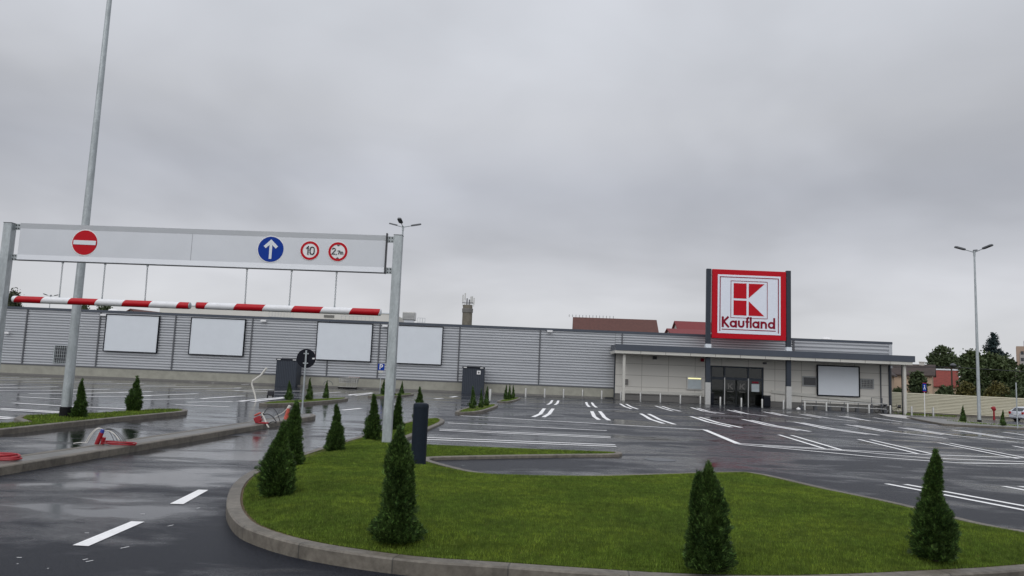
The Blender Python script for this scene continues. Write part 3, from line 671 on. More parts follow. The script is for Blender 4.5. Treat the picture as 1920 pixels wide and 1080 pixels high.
mb = MB(); mb.box((dx0+.2, EY+.10, tz), (dxs[1]-.1, EY+.12, dzt-.17)); mb.box((dxs[1]+.1, EY+.10, tz), (dxs[2]-.1, EY+.12, dzt-.17)); mb.box((dxs[2]+.1, EY+.10, tz), (dx1-.2, EY+.12, dzt-.17)); mb.build('transom_pane', 'glass', door, True)
for X in dxs[1:3]:
    mb = MB(); mb.box((X-.05, EY-.06, dzb), (X+.05, EY+.018, tz-.05)); mb.build('post_cover', 'steel_tube', door, True)
mb = MB(); a = P(1410, 720, EY-.1); c = P(1424.5, 735, EY-.1); mb.box((a.x, EY+.05, c.z), (c.x, EY+.07, a.z)); mb.build('door_notice', 'poster', door, True)
mb = MB(); a = P(1411, 715.5, EY-.1); c = P(1423, 719, EY-.1); mb.box((a.x, EY+.045, c.z), (c.x, EY+.065, a.z)); mb.build('door_sticker', 'sign_red_dark', door, True)
# lit information case, two small windows
a = P(1288, 706, EY-.1); c = P(1316, 731.5, EY-.1)
mb = MB(); mb.box((a.x, EY-.16, c.z), (c.x, EY-.01, a.z)); ic = mb.build('info_case', 'steel_tube', bl, True)
mb = MB(); mb.box((a.x+.12, EY-.18, c.z+.12), (c.x-.12, EY-.162, a.z-.3)); mb.build('case_pane', 'poster', ic, True)
mb = MB(); mb.box((a.x+.12, EY-.2, a.z-.24), (c.x-.12, EY-.165, a.z-.12)); mb.build('light_strip', 'lit_strip', ic, True)
for k, (xa, ya, xb, yb) in enumerate(((1504.5, 705, 1532, 725), (1613, 709.5, 1639, 729.5))):
    a = P(xa, ya, EY-.1); c = P(xb, yb, EY-.1); X0, X1, Z0, Z1 = a.x, c.x, c.z, a.z
    mb = MB()
    for bx in (((X0, Z0), (X0+.13, Z1)), ((X1-.13, Z0), (X1, Z1)), ((X0+.13, Z0), (X1-.13, Z0+.13)), ((X0+.13, Z1-.13), (X1-.13, Z1))): mb.box((bx[0][0], EY-.1, bx[0][1]), (bx[1][0], EY-.005, bx[1][1]))
    wf = mb.build('window', 'roof_grey', bl, True)
    mb = MB(); mb.box((X0+.13, EY-.05, Z0+.13), (X1-.13, EY-.006, Z1-.13)); mb.build('pane', 'window_dark', wf, True)
    if k == 1:
        mb = MB()
        for i in range(8): X = X0+.2+(X1-X0-.4)*i/7; mb.box((X-.010, EY-.09, Z0+.13), (X+.010, EY-.06, Z1-.13))
        for i in range(4): Z = Z0+.25+(Z1-Z0-.5)*i/3; mb.box((X0+.13, EY-.088, Z-.01), (X1-.13, EY-.062, Z+.01))
        mb.build('grille', 'steel_tube', wf, True)

# ----- blank billboards
def billboard(corn, Y, label, fr=.085):
    (x0, y0), (x1, y1) = corn; a = P(x0, y0, Y); c = P(x1, y1, Y); X0, X1, Z0, Z1 = a.x, c.x, c.z, a.z
    r_ = empty('blank_billboard', ((X0+X1)/2, Y, Z0), label, 'billboard', 'blank billboards on the store walls')
    mb = MB()
    for bx in (((X0-fr, Z0-fr), (X0, Z1+fr)), ((X1, Z0-fr), (X1+fr, Z1+fr)), ((X0, Z0-fr), (X1, Z0)), ((X0, Z1), (X1, Z1+fr))): mb.box((bx[0][0], Y-.1, bx[0][1]), (bx[1][0], Y+.1, bx[1][1]))
    mb.build('frame', 'sign_back', r_, True)
    mb = MB(); mb.box((X0, Y-.05, Z0), (X1, Y+.05, Z1)); mb.build('panel', 'white_panel', r_, True)
billboard(((201.5, 590), (292.5, 661)), WY-.28, 'blank white billboard right of the tall lamp post, leftmost on the ribbed wall')
billboard(((360.5, 596), (454.5, 667)), WY-.28, 'blank white billboard below the gap between the two striped bars')
billboard(((597, 604.5), (694, 677.5)), WY-.28, 'blank white billboard on the ribbed wall above the row of shopping trolleys')
billboard(((729, 610), (826.5, 683.5)), WY-.28, 'blank white billboard partly hidden by the square gate post')
billboard(((1533.5, 686), (1610, 743)), EY-.18, 'blank grey screen billboard under the canopy between two small windows', .12)

# ----- trolley sheds
def shed(x0, x1, yb, yt, label, mark):
    a = G(x0, yb); Yd = 82.6; a = P(x0, yb, Yd); c = P(x1, yt, Yd); Z = c.z; X0, X1 = a.x, c.x
    r_ = empty('metal_shed', ((X0+X1)/2, Yd, -.17), label, 'shed', 'dark metal sheds against the wall')
    mb = MB(); mb.box((X0, Yd, -.2), (X1, Yd+1.9, Z)); mb.build('body', 'anthracite', r_, True, bevel=.03)
    mb = MB(); mb.box((X0+(X1-X0)*.2, Yd+.3, Z), (X0+(X1-X0)*.85, Yd+1.5, Z+.12)); mb.build('roof_hood', 'dark_seam', r_, True)
    mb = MB()
    for k in range(1, 12):
        X = X0+(X1-X0)*k/12; mb.box((X-.012, Yd-.02, .1), (X+.012, Yd-.001, Z-.2))
    mb.build('front_ribs', 'anthracite_fascia', r_, True)
    mb = MB(); mb.box((X0-.06, Yd-.06, Z-.14), (X1+.06, Yd-.003, Z-.02)); mb.build('top_rail', 'sign_back', r_, True)
    for k in (0.12, .88):
        mb = MB(); X = X0+(X1-X0)*k; mb.box((X-.17, Yd-.12, Z-.14), (X+.17, Yd-.062, Z-.06)); mb.build('lamp', 'white_enamel', r_, True)
    if mark:
        p = P(897.7, 698.5, Yd); mb = MB(); mb.box((p.x-.2, Yd-.06, p.z-.2), (p.x+.2, Yd-.03, p.z+.2)); s_ = mb.build('sign', 'white_enamel', r_, True)
        mb = MB(); mb.disc_y((p.x, p.z), .1, Yd-.075, Yd-.062, 16, .05); mb.box((p.x-.02, Yd-.08, p.z-.06), (p.x+.02, Yd-.062, p.z+.07)); mb.build('sign_mark', 'sign_back', s_, True)
shed(515.5, 557.5, 718, 673.5, 'dark metal shed on the ribbed wall behind the black round sign', False)
shed(865.5, 908.5, 733, 688.5, 'dark metal shed with a small white square notice on its front', True)

# ----- roof plant
mb = MB(); a = P(755, 584, WY+6); c = P(777, 604, WY+6)
rp = empty('roof_fan_unit', ((a.x+c.x)/2, WY+6, H), 'pale boxy ventilation unit on the roof right of the gate post', 'ventilation unit')
mb.box((a.x, WY+6, c.z+.25), (c.x, WY+7.5, a.z)); mb.build('housing', 'steel_tube', rp, True, bevel=.06)
mb = MB(); mb.box((a.x+.2, WY+6.2, H-.1), (c.x-.15, WY+7.2, c.z+.25)); mb.build('stand', 'aluminium_panel', rp, True)
mb = MB()
for i in range(5): z = c.z+.35+i*.15; mb.box((a.x+.03, WY+5.97, z), (c.x-.03, WY+5.995, z+.04))
mb.build('grille', 'dark_seam', rp, True)
def railing(x0, x1, y, Y, name, label, n, hgt):
    a = P(x0, y, Y); c = P(x1, y+(x1-x0)*.0405, Y); z = H-.05; r_ = MB()
    for i in range(n): X = a.x+(c.x-a.x)*i/(n-1); r_.tube([(X, Y, z), (X, Y, a.z)], .02, 5)
    r_.tube([(a.x, Y, a.z), (c.x, Y, a.z)], .02, 5); r_.tube([(a.x, Y, (a.z+z)/2), (c.x, Y, (a.z+z)/2)], .02, 5)
    tag(r_.build(name, 'galvanised', origin=(a.x, Y, z)), label, 'railing')
railing(783, 797, 596, WY+5, 'roof_railing', 'thin metal railing on the roof beside the ventilation unit', 4, 1)
railing(505, 550, 584, WY+8, 'roof_railing', 'thin pipework railing on the roof below the right striped bar', 9, 1)
railing(640, 700, 592, WY+8, 'roof_railing', 'low railing on the roof behind the third billboard', 9, 1)
for x, y, l in ((213, 583, 'white dome skylight on the roof edge above the leftmost billboard'), (1549, 636, 'white dome skylight on the roof right of the store sign'), (20+400, 597, 'low white skylight on the roof above the second billboard')):
    p = P(x, y, WY+2.5); mb = MB(); mb.lathe([(.62, -.3), (.62, 0), (.5, .14), (.25, .22), (.02, .24)], p, 16)
    tag(mb.build('skylight', 'white_enamel', origin=tuple(p-Vector((0, 0, .3))), smooth=True), l, 'skylight', 'roof skylights')

# ----- store sign
SY = CY+.1
X0, X1 = P(1334.5, 570, SY).x, P(1472.5, 570, SY).x; Z1 = P(1403, 507.5, SY).z; Z0 = P(1403, 636.5, SY).z
sg = empty('store_sign', ((X0+X1)/2, SY, gz(30)), 'large square red and white store sign between two dark posts above the canopy', 'store sign')
for x, xb in ((1327.5, 1324), (1479.5, 1480)):
    X = (X0-.36) if x < 1400 else (X1+.30); zt = P(x, 504 if x < 1400 else 508, SY).z
    mb = MB(); mb.box((X-.24, SY-.2, gz(X)+2.3), (X+.24, SY+.2, zt)); ps = mb.build('post', 'anthracite', sg, True, bevel=.02)
    mb = MB(); mb.box((X-.27, SY-.23, gz(X)-.1), (X+.27, SY+.23, gz(X)+2.3)); mb.build('post_sleeve', 'steel_tube', ps, True)
    mb = MB(); mb.box((X-.29, SY-.3, zf1-.02), (X+.29, SY+.25, zf1+.42)); mb.build('roof_collar', 'white_panel', ps, True)
    for z in (Z1-.6, Z0+.5):
        mb = MB(); mb.box((min(X, X+.4*(1 if x < 1400 else -1)), SY-.06, z-.08), (max(X, X+.4*(1 if x < 1400 else -1)), SY+.06, z+.08))
        mb.build('bracket', 'steel_tube', ps, True)
mb = MB(); mb.box((X0, SY-.22, Z0), (X1, SY+.22, Z1)); fc = mb.build('sign_box', 'sign_red', sg, True, bevel=.03)
SW = X1-X0; SH = Z1-Z0
def U(u, v): return (X0+u*SW, Z1-v*SH)       # u,v from the top-left corner of the red box
def rect(mb, u0, v0, u1, v1, y): a = U(u0, v0); c = U(u1, v1); mb.box((a[0], y-.012, c[1]), (c[0], y+.012, a[1]))
yf = SY-.235
mb = MB(); rect(mb, .072, .075, .925, .925, yf); mb.build('white_field', 'logo_white', fc, True)
mb = MB(); yy = yf-.02
# thin frame, open at the foot
rect(mb, .098, .103, .110, .895, yy); rect(mb, .888, .103, .900, .900, yy); rect(mb, .110, .103, .888, .115, yy)
mb.build('frame_line', 'sign_red_dark', fc, True)
mb = MB(); rect(mb, .247, .158, .254, .700, yy); rect(mb, .740, .158, .747, .700, yy); rect(mb, .254, .158, .740, .166, yy); rect(mb, .254, .692, .740, .700, yy); mb.build('inner_frame_line', 'sign_red_dark', fc, True)
mb = MB(); rect(mb, .287, .195, .462, .415, yy); rect(mb, .287, .445, .462, .660, yy)
mb.prism([U(.492, .195), U(.492, .405), U(.705, .195)], 'y', yy-.012, yy+.012); mb.prism([U(.492, .450), U(.492, .660), U(.702, .660)], 'y', yy-.012, yy+.012)
mb.build('emblem', 'sign_red', fc, True)
# word, built from strokes (unit = x-height 1)
def arc(cx_, cz_, r, a0, a1, n=14): return [(cx_+r*math.cos(R(a0+(a1-a0)*i/n)), cz_+r*math.sin(R(a0+(a1-a0)*i/n))) for i in range(n+1)]
def word(mb, glyphs, ox, oz, sc, y, w=.30):
    x = 0
    for g in glyphs:
        if g == 'K': mb.stroke([(x+.15, 0), (x+.15, 1.5)], w, y, y+.02, ox, oz, sc); mb.stroke([(x+.95, 1.5), (x+.28, .80), (x+1.02, 0)], w*.95, y-.002, y+.018, ox, oz, sc); x += 1.12
        elif g == 'a': mb.stroke(arc(x+.5, .5, .36, 0, 360, 24)[:-1], w*.9, y, y+.02, ox, oz, sc, True); mb.stroke([(x+.90, 0), (x+.90, 1.0)], w*.9, y-.002, y+.018, ox, oz, sc); x += 1.16
        elif g == 'u': mb.stroke([(x+.14, 1.0)]+arc(x+.46, .46, .32, 180, 360, 14)+[(x+.78, 1.0)], w*.92, y, y+.02, ox, oz, sc); x += 1.03
        elif g == 'n': mb.stroke([(x+.14, 0), (x+.14, 1.0)], w*.92, y, y+.02, ox, oz, sc); mb.stroke(arc(x+.46, .54, .32, 170, 0, 12)+[(x+.78, 0)], w*.92, y-.002, y+.018, ox, oz, sc); x += 1.03
        elif g == 'f': mb.stroke([(x+.28, 0), (x+.28, 1.15)]+arc(x+.52, 1.2, .24, 180, 80, 8), w*.9, y, y+.02, ox, oz, sc); mb.stroke([(x+.02, .86), (x+.58, .86)], w*.75, y-.002, y+.018, ox, oz, sc); x += .62
        elif g == 'l': mb.stroke([(x+.15, 0), (x+.15, 1.55)], w*.9, y, y+.02, ox, oz, sc); x += .36
        elif g == 'd': mb.stroke(arc(x+.5, .5, .36, 0, 360, 24)[:-1], w*.9, y, y+.02, ox, oz, sc, True); mb.stroke([(x+.90, 0), (x+.90, 1.55)], w*.9, y-.002, y+.018, ox, oz, sc); x += 1.05
    return x
tot = 1.12+1.16+1.03+.62+.36+1.16+1.03+1.05
u0 = U(.128, 0)[0]; u1 = U(.852, 0)[0]; sc_ = (u1-u0)/tot
mb = MB(); word(mb, 'Kaufland', u0, U(0, .838)[1], sc_, yy-.012); mb.build('lettering', 'sign_red_dark', fc, True)
mb = MB(); rect(mb, .128, .862, .858, .874, yy); mb.build('underline', 'sign_red_dark', fc, True)

# ------------------------------------------------------------------ height gate
gpR = GLow(724.5, 832, KH); gY = gpR.y
gpT = P(745, 442, gY)
gYL = gY*1.018
gLt = P(19.5, 419, gYL)
gate = empty('height_gate', (gpR.x-4.6, gY, 0), 'galvanised gate frame with a long sign panel spanning the entry and exit lanes', 'gate')
PW = .205
for X, Y, zt, z0 in ((gpR.x+.005, gY, gpT.z, 0), (gLt.x, gYL, gLt.z, 0)):
    mb = MB(); mb.box((X-PW/2, Y-PW/2, z0), (X+PW/2, Y+PW/2, zt)); p_ = mb.build('post', 'galvanised', gate, True, bevel=.015)
    mb = MB(); mb.box((X-PW/2-.004, Y-PW/2-.004, zt), (X+PW/2+.004, Y+PW/2+.004, zt+.012)); mb.build('post_cap', 'dark_seam', p_, True)
tl = P(38, 418.5, gYL); bl_ = P(33, 487, gYL); tr_ = P(724, 441.5, gY); br_ = P(721.5, 510.5, gY)
PX0, PX1 = (tl.x+bl_.x)/2, (tr_.x+br_.x)/2; PZ1 = (tl.z+tr_.z)/2; PZ0 = (bl_.z+br_.z)/2
dY = gYL-gY
def GP(u, z, off):   # point on the gate plane; u = world x
    f_ = (u-PX0)/(PX1-PX0); return Vector((u, gYL+(gY-gYL)*f_-off, z))
def gbox(mb, x0, x1, z0, z1, o0, o1):
    vs = [GP(x0, z0, o1), GP(x1, z0, o1), GP(x1, z0, o0), GP(x0, z0, o0), GP(x0, z1, o1), GP(x1, z1, o1), GP(x1, z1, o0), GP(x0, z1, o0)]
    mb.add(vs, [(3, 2, 1, 0), (4, 5, 6, 7), (0, 1, 5, 4), (1, 2, 6, 5), (2, 3, 7, 6), (3, 0, 4, 7)])
PH = PZ1-PZ0
mb = MB(); gbox(mb, PX0, PX1, PZ0+.01, PZ1-.01, -.06, .0); pn = mb.build('sign_panel', 'aluminium_panel', gate, True)
mb = MB()   # folded top rail, leaning out at the top
z1_, z0_ = PZ1, PZ1-.12
mb.add([GP(PX0, z0_, .003), GP(PX1, z0_, .003), GP(PX1, z1_, .018), GP(PX0, z1_, .018), GP(PX0, z1_, -.06), GP(PX1, z1_, -.06)], [(0, 1, 2, 3), (3, 2, 5, 4)]); mb.build('top_rail', 'aluminium_panel', pn, True)
mb = MB(); z0_, z1_ = PZ0, PZ0+.125
mb.add([GP(PX0, z0_, .016), GP(PX1, z0_, .016), GP(PX1, z1_, .003), GP(PX0, z1_, .003), GP(PX0, z0_, -.06), GP(PX1, z0_, -.06)], [(0, 1, 2, 3), (1, 0, 4, 5)]); mb.build('bottom_rail', 'aluminium_panel', pn, True)
mb = MB(); gbox(mb, PX0, PX1, PZ0-.022, PZ0-.002, -.06, .05); mb.build('bottom_edge', 'dark_seam', pn, True)
mb = MB(); gbox(mb, PX1, PX1+.03, PZ0-.03, PZ1+.05, -.06, .06); mb.build('end_profile', 'sign_black', pn, True)
mb = MB(); gbox(mb, PX0+(PX1-PX0)*.475, PX0+(PX1-PX0)*.475+.006, PZ0+.12, PZ1-.12, .0005, .0025); mb.build('panel_joint', 'dark_seam', pn, True)
for x0_, x1_ in ((gLt.x+PW/2, PX0), (PX1+.03, gpR.x-PW/2)):
    for z in (PZ1-.09, PZ0+.05):
        mb = MB(); gbox(mb, x0_-.0, x1_+.0, z-.075, z+.075, -.03, -.01); bk_ = mb.build('bracket', 'galvanised', gate, True)
        for i in (.3, .7):
            for j in (-.04, .04):
                mb = MB(); c = GP(x0_+(x1_-x0_)*i, z+j, -.01); mb.disc_y((c.x, c.z), .016, c.y-.015, c.y, 8); mb.build('bolt', 'sign_black', bk_, True)
def gp(x, y): # pixel -> on the gate plane
    a = P(x, y, gY+dY*.5)
    for _ in range(4): a = P(x, y, GP(a.x, 0, 0).y)
    return a
def roundsign(x, y, r, rim, kind, label):
    c = gp(x, y); y0 = c.y-.004
    mb = MB(); mb.disc_y((c.x, c.z), r+rim, y0-.006, y0, 48); s_ = mb.build('traffic_sign', 'white_enamel', pn, True); s_['label'] = label
    y1 = y0-.008
    if kind == 'noentry':
        mb = MB(); mb.disc_y((c.x, c.z), r, y1-.004, y1, 48); mb.build('sign_field', 'sign_red', s_, True)
    if kind == 'arrow':
        mb = MB(); mb.disc_y((c.x, c.z), r, y1-.004, y1, 48); mb.build('sign_field', 'sign_blue', s_, True)
    if kind in ('ten', 'height'):
        mb = MB(); mb.disc_y((c.x, c.z), r, y1-.004, y1, 48, r*.76); mb.build('sign_ring', 'sign_red', s_, True)
    return c, y1-.006, s_
c, y1, s_ = roundsign(159.5, 455, .300, .022, 'noentry', 'red disc with a white bar')
mb = MB(); mb.box((c.x-.27, y1-.004, c.z-.052), (c.x+.27, y1, c.z+.052)); mb.build('sign_bar', 'white_panel', s_, True)
c, y1, s_ = roundsign(508, 467.5, .305, .022, 'arrow', 'blue disc with a white arrow pointing up')
mb = MB(); mb.box((c.x-.032, y1-.004, c.z-.235), (c.x+.032, y1, c.z+.17)); mb.stroke([(-.145, .045), (0, .185), (.145, .045)], .075, y1-.006, y1-.001, c.x, c.z); mb.build('sign_arrow', 'white_panel', s_, True)
c, y1, s_ = roundsign(581.3, 470, .225, .015, 'ten', 'red ringed disc reading 10')
mb = MB(); mb.stroke([(-.095, .045), (-.048, .09), (-.048, -.10)], .026, y1-.004, y1, c.x+.005, c.z)
z_ = [(px*.050+.055, pz*.098) for px, pz in [(math.copysign(abs(math.cos(R(a)))**.7, math.cos(R(a))), math.copysign(abs(math.sin(R(a)))**.75, math.sin(R(a)))) for a in range(0, 360, 15)]]
mb.stroke([(px, pz*.88) for px, pz in z_], .026, y1-.004, y1, c.x, c.z, 1, True); mb.build('sign_digits', 'sign_black', s_, True)
c, y1, s_ = roundsign(633.8, 472, .228, .015, 'height', 'red ringed disc reading 2.7m between two wedges')
mb = MB()
mb.stroke([(-.135, .045)]+arc(-.098, .042, .036, 170, -20, 8)+[(-.138, -.062), (-.055, -.062)], .022, y1-.004, y1, c.x, c.z)
mb.box((c.x-.040, y1-.004, c.z-.072), (c.x-.022, y1, c.z-.052)); mb.stroke([(-.028, -.062), (-.036, -.088)], .012, y1-.0045, y1-.0005, c.x, c.z)
mb.stroke([(-.010, .018), (.045, .018), (.012, -.065)], .018, y1-.004, y1, c.x, c.z)
mb.stroke([(.064, -.068), (.064, .0)], .015, y1-.004, y1, c.x, c.z); mb.stroke([(.064, -.015), (.080, -.002), (.093, -.015), (.093, -.068)], .014, y1-.0045, y1-.0005, c.x, c.z); mb.stroke([(.093, -.015), (.109, -.002), (.122, -.015), (.122, -.068)], .014, y1-.005, y1-.001, c.x, c.z)
for s1 in (1, -1): mb.prism([(c.x-.042, c.z+s1*.166), (c.x+.042, c.z+s1*.166), (c.x, c.z+s1*.132)][::s1], 'y', y1-.004, y1)
mb.build('sign_digits', 'sign_black', s_, True)

# striped bars hanging on chains
def bar(xa, ya, xb, yb, chains, stripe_px, period_px, label, name='height_bar'):
    a = gp(xa, ya); b_ = gp(xb, yb); zc_ = (a.z+b_.z)/2; c = (a+b_)/2; c.z = zc_
    L = (b_-a).length; rz = math.atan2(b_.y-a.y, b_.x-a.x); pxm = (xb-xa)/L
    root = empty(name, tuple(c), label, 'height bar', 'striped height bars hanging from the gate', rz)
    start = (stripe_px-(xa+xb)/2)/pxm; mn = 'stripes_%s' % ('a' if xa < 200 else 'b'); stripemat(mn, start, period_px/pxm)
    L -= .05; r_ = .082; mb = MB()
    prof = [(-L/2, r_*.9), (-L/2+.01, r_), (L/2-.01, r_), (L/2, r_*.9)]
    mb.tube([(x, 0, 0) for x, _ in prof], [r for _, r in prof], 24); mb.build('bar', mn, root, smooth=True)
    for s1, nm in ((-1, 'end_cap'), (1, 'end_cap')):
        mb = MB(); mb.tube([(s1*(L/2+.001), 0, 0), (s1*(L/2+.012), 0, 0), (s1*(L/2+.022), 0, 0)], [r_*.97, r_*.95, r_*.7], 20); mb.build(nm, 'white_panel' if (s1 < 0 and xa < 200) or (s1 > 0 and xa > 200) else 'galvanised', root, smooth=True)
    for (x1, x2) in chains:
        t_ = gp(x1, 0); bt = gp(x2, 0)
        top = gp(x1, 490+(x1-115)*.035); top.z = PZ0-.01
        bot = gp(x2, 560+(x2-110)*.0365); bot.z = zc_+r_
        Ri = Matrix.Rotation(-rz, 3, 'Z'); A = Ri @ (top-c); B = Ri @ (bot-c); B.y = 0; A.y = 0; B.z = r_
        mb = MB(); d_ = (B-A); n = int(d_.length/.042); d_.normalize(); sd_ = d_.cross(Vector((0, 1, 0))).normalized()
        for i in range(n):
            p = A+(B-A)*((i+.5)/n); w_ = (sd_ if i % 2 else Vector((0, 1, 0)))
            pts = [p+d_*(.030*math.sin(R(q)))+w_*(.016*math.cos(R(q))) for q in range(0, 360, 45)]
            mb.tube(pts+[pts[0]], .0062, 4, False)
        mb.box((A.x-.02, -.02, A.z-.045), (A.x+.02, .02, A.z)); mb.tube([B+Vector((0, 0, -.01)), B+Vector((0, 0, .075))], .013, 6)
        mb.build('chain', 'galvanised', root)
bar(24, 561.3, 357.5, 572.8, ((118, 111), (197.5, 191), (277, 271.5)), 31, 101.2, 'red and white striped bar hanging over the exit lane, left of the pair')
bar(367.5, 573, 715, 585.6, ((463.5, 459), (547.3, 542), (631.5, 627)), 331+3, 108.2, 'red and white striped bar hanging over the entry lane, next to the square post')

# ------------------------------------------------------------------ lamp posts
LAMP = 13.35
def make_lamp(loc, label, r0=.125, rz=0.0, head=True):
    rt = empty('lamp_post', loc, label, 'lamp post', 'three-armed lamp posts of the car park', rz)
    mb = MB(); mb.tube([(0, 0, 0), (0, 0, 4), (0, 0, LAMP)], [r0, r0*.84, r0*.45], 16); mb.build('pole', 'galvanised', rt, smooth=True)
    mb = MB(); mb.lathe([(r0*1.14, -.02), (r0*1.14, .25), (r0*1.02, .27)], (0, 0, 0), 18); mb.build('base_sleeve', 'rubber', rt, smooth=True)
    mb = MB(); mb.lathe([(r0*.62, LAMP-.3), (r0*.62, LAMP+.05), (r0*.3, LAMP+.08)], (0, 0, 0), 14); mb.build('collar', 'galvanised', rt)
    for k in range(3):
        a = R(20+120*k); ca, sa = math.cos(a), math.sin(a); up = .26
        mb = MB(); mb.tube([(ca*.05, sa*.05, LAMP), (ca*.70, sa*.70, LAMP+.70*up)], [.035, .03], 8); ar = mb.build('arm', 'galvanised', rt)
        M = Matrix.Translation((ca*.66, sa*.66, LAMP+.66*up)) @ Matrix.Rotation(a, 4, 'Z') @ Matrix.Rotation(-math.atan(up), 4, 'Y')
        mb = MB(); pl = [(0, -.07), (.12, -.17), (.75, -.17), (.84, -.10), (.84, .10), (.75, .17), (.12, .17), (0, .07)]
        vs = [M @ Vector((p[0], p[1], -.035)) for p in pl]+[M @ Vector((p[0]*.97+.01, p[1]*.85, .075)) for p in pl]; n = 8
        mb.add(vs, [tuple(range(n))[::-1], tuple(range(n, 2*n))]+[(i, (i+1) % n, n+(i+1) % n, n+i) for i in range(n)]); mb.build('lamp_head', 'dark_seam', ar)
    return rt
L0 = make_lamp(tuple(G(122, 781, KH)), 'tall lamp post rising from the grass strip on the left', .135, R(0))
L1 = place_copy(L0, (P(737.5, 742, 60).x, 60, gz(0, 60)), 'three-armed lamp post whose head shows above the square gate post', rz=R(-115))
L2 = place_copy(L0, tuple(G(1836.5, 794, 0)), 'lamp post on the right kerb in front of the cream fence', rz=R(-85))
f = P(95, 556, 150); L3 = place_copy(L0, (f.x, 150, f.z-LAMP), 'distant lamp post beyond the store roof at the far left', rz=R(-20))

# ------------------------------------------------------------------ bollards
bp = None
bs = [(918.5, 751), (985.5, 744.8), (1021, 744.6), (1056.5, 744.8), (1092, 745.6), (1128, 747.8), (1164, 750), (1200.6, 751.5), (1238, 753.6), (1275.5, 755.6), (1313, 757.6), (1350.5, 760), (1390, 762), (1429, 764), (1469, 766.6), (1509, 768.6), (1549.5, 770.6), (1589.5, 772.5), (1629.5, 774.4), (1669.5, 776), (1709.5, 778), (1750, 780)]
where = {0: 'beside the marked shed and the middle island, leftmost of the row', 1: 'second from the left, right of the farthest island', 2: 'third from the left, before the plain ribbed wall', 3: 'fourth from the left, behind the short curved lines', 4: 'fifth from the left, before the ribbed wall', 5: 'sixth from the left, last before the cream wall', 6: 'just left of the canopy left column', 7: 'first to the right of the canopy left column', 8: 'second to the right of the canopy left column',
         9: 'below the lit information case', 10: 'left of the sign post at the entrance', 11: 'in front of the left entrance pane', 12: 'in front of the middle of the glass doors', 13: 'right of the glass doors by the bin', 14: 'left of the right sign post', 15: 'right of the right sign post', 16: 'below the left part of the canopy billboard', 17: 'below the right part of the canopy billboard', 18: 'below the barred window', 19: 'in front of the parked bicycle', 20: 'left of the blue parking-side sign pole', 21: 'rightmost of the row, before the cream fence'}
for i, (x, y) in enumerate(bs):
    p = G(x, y)
    if bp is None:
        bp = empty('steel_bollard', tuple(p), '', 'bollard', 'row of steel bollards in front of the store')
        mb = MB(); mb.lathe([(.088, -.03), (.088, .84), (.078, .865), (.04, .875)], (0, 0, 0), 14); mb.build('tube', 'steel_tube', bp, smooth=True)
        mb = MB(); mb.lathe([(.12, 0), (.12, .015)], (0, 0, 0), 14); mb.build('foot_plate', 'galvanised', bp)
        bp['label'] = 'steel bollard '+where[0]
    else: place_copy(bp, tuple(p), 'steel bollard '+where[i], 1.0 if i != 0 else .95)
# the thick dark bollard
p = GLow(783.5, 877, KH); r_ = .135; hh = P(785, 757, p.y).z-p.z
db = empty('guard_post', tuple(p), 'thick dark blue guard post with a domed cap on the lawn beside a conifer', 'guard post')
mb = MB(); mb.lathe([(r_, -.12), (r_, hh-.07)], (0, 0, 0), 28); mb.build('post', 'bollard_blue', db, smooth=True)
mb = MB(); mb.lathe([(r_*1.03, hh-.07), (r_*1.03, hh-.03), (r_*.95, hh), (r_*.7, hh+.015), (r_*.3, hh+.02)], (0, 0, 0), 28); mb.build('cap', 'bollard_blue', db, smooth=True)

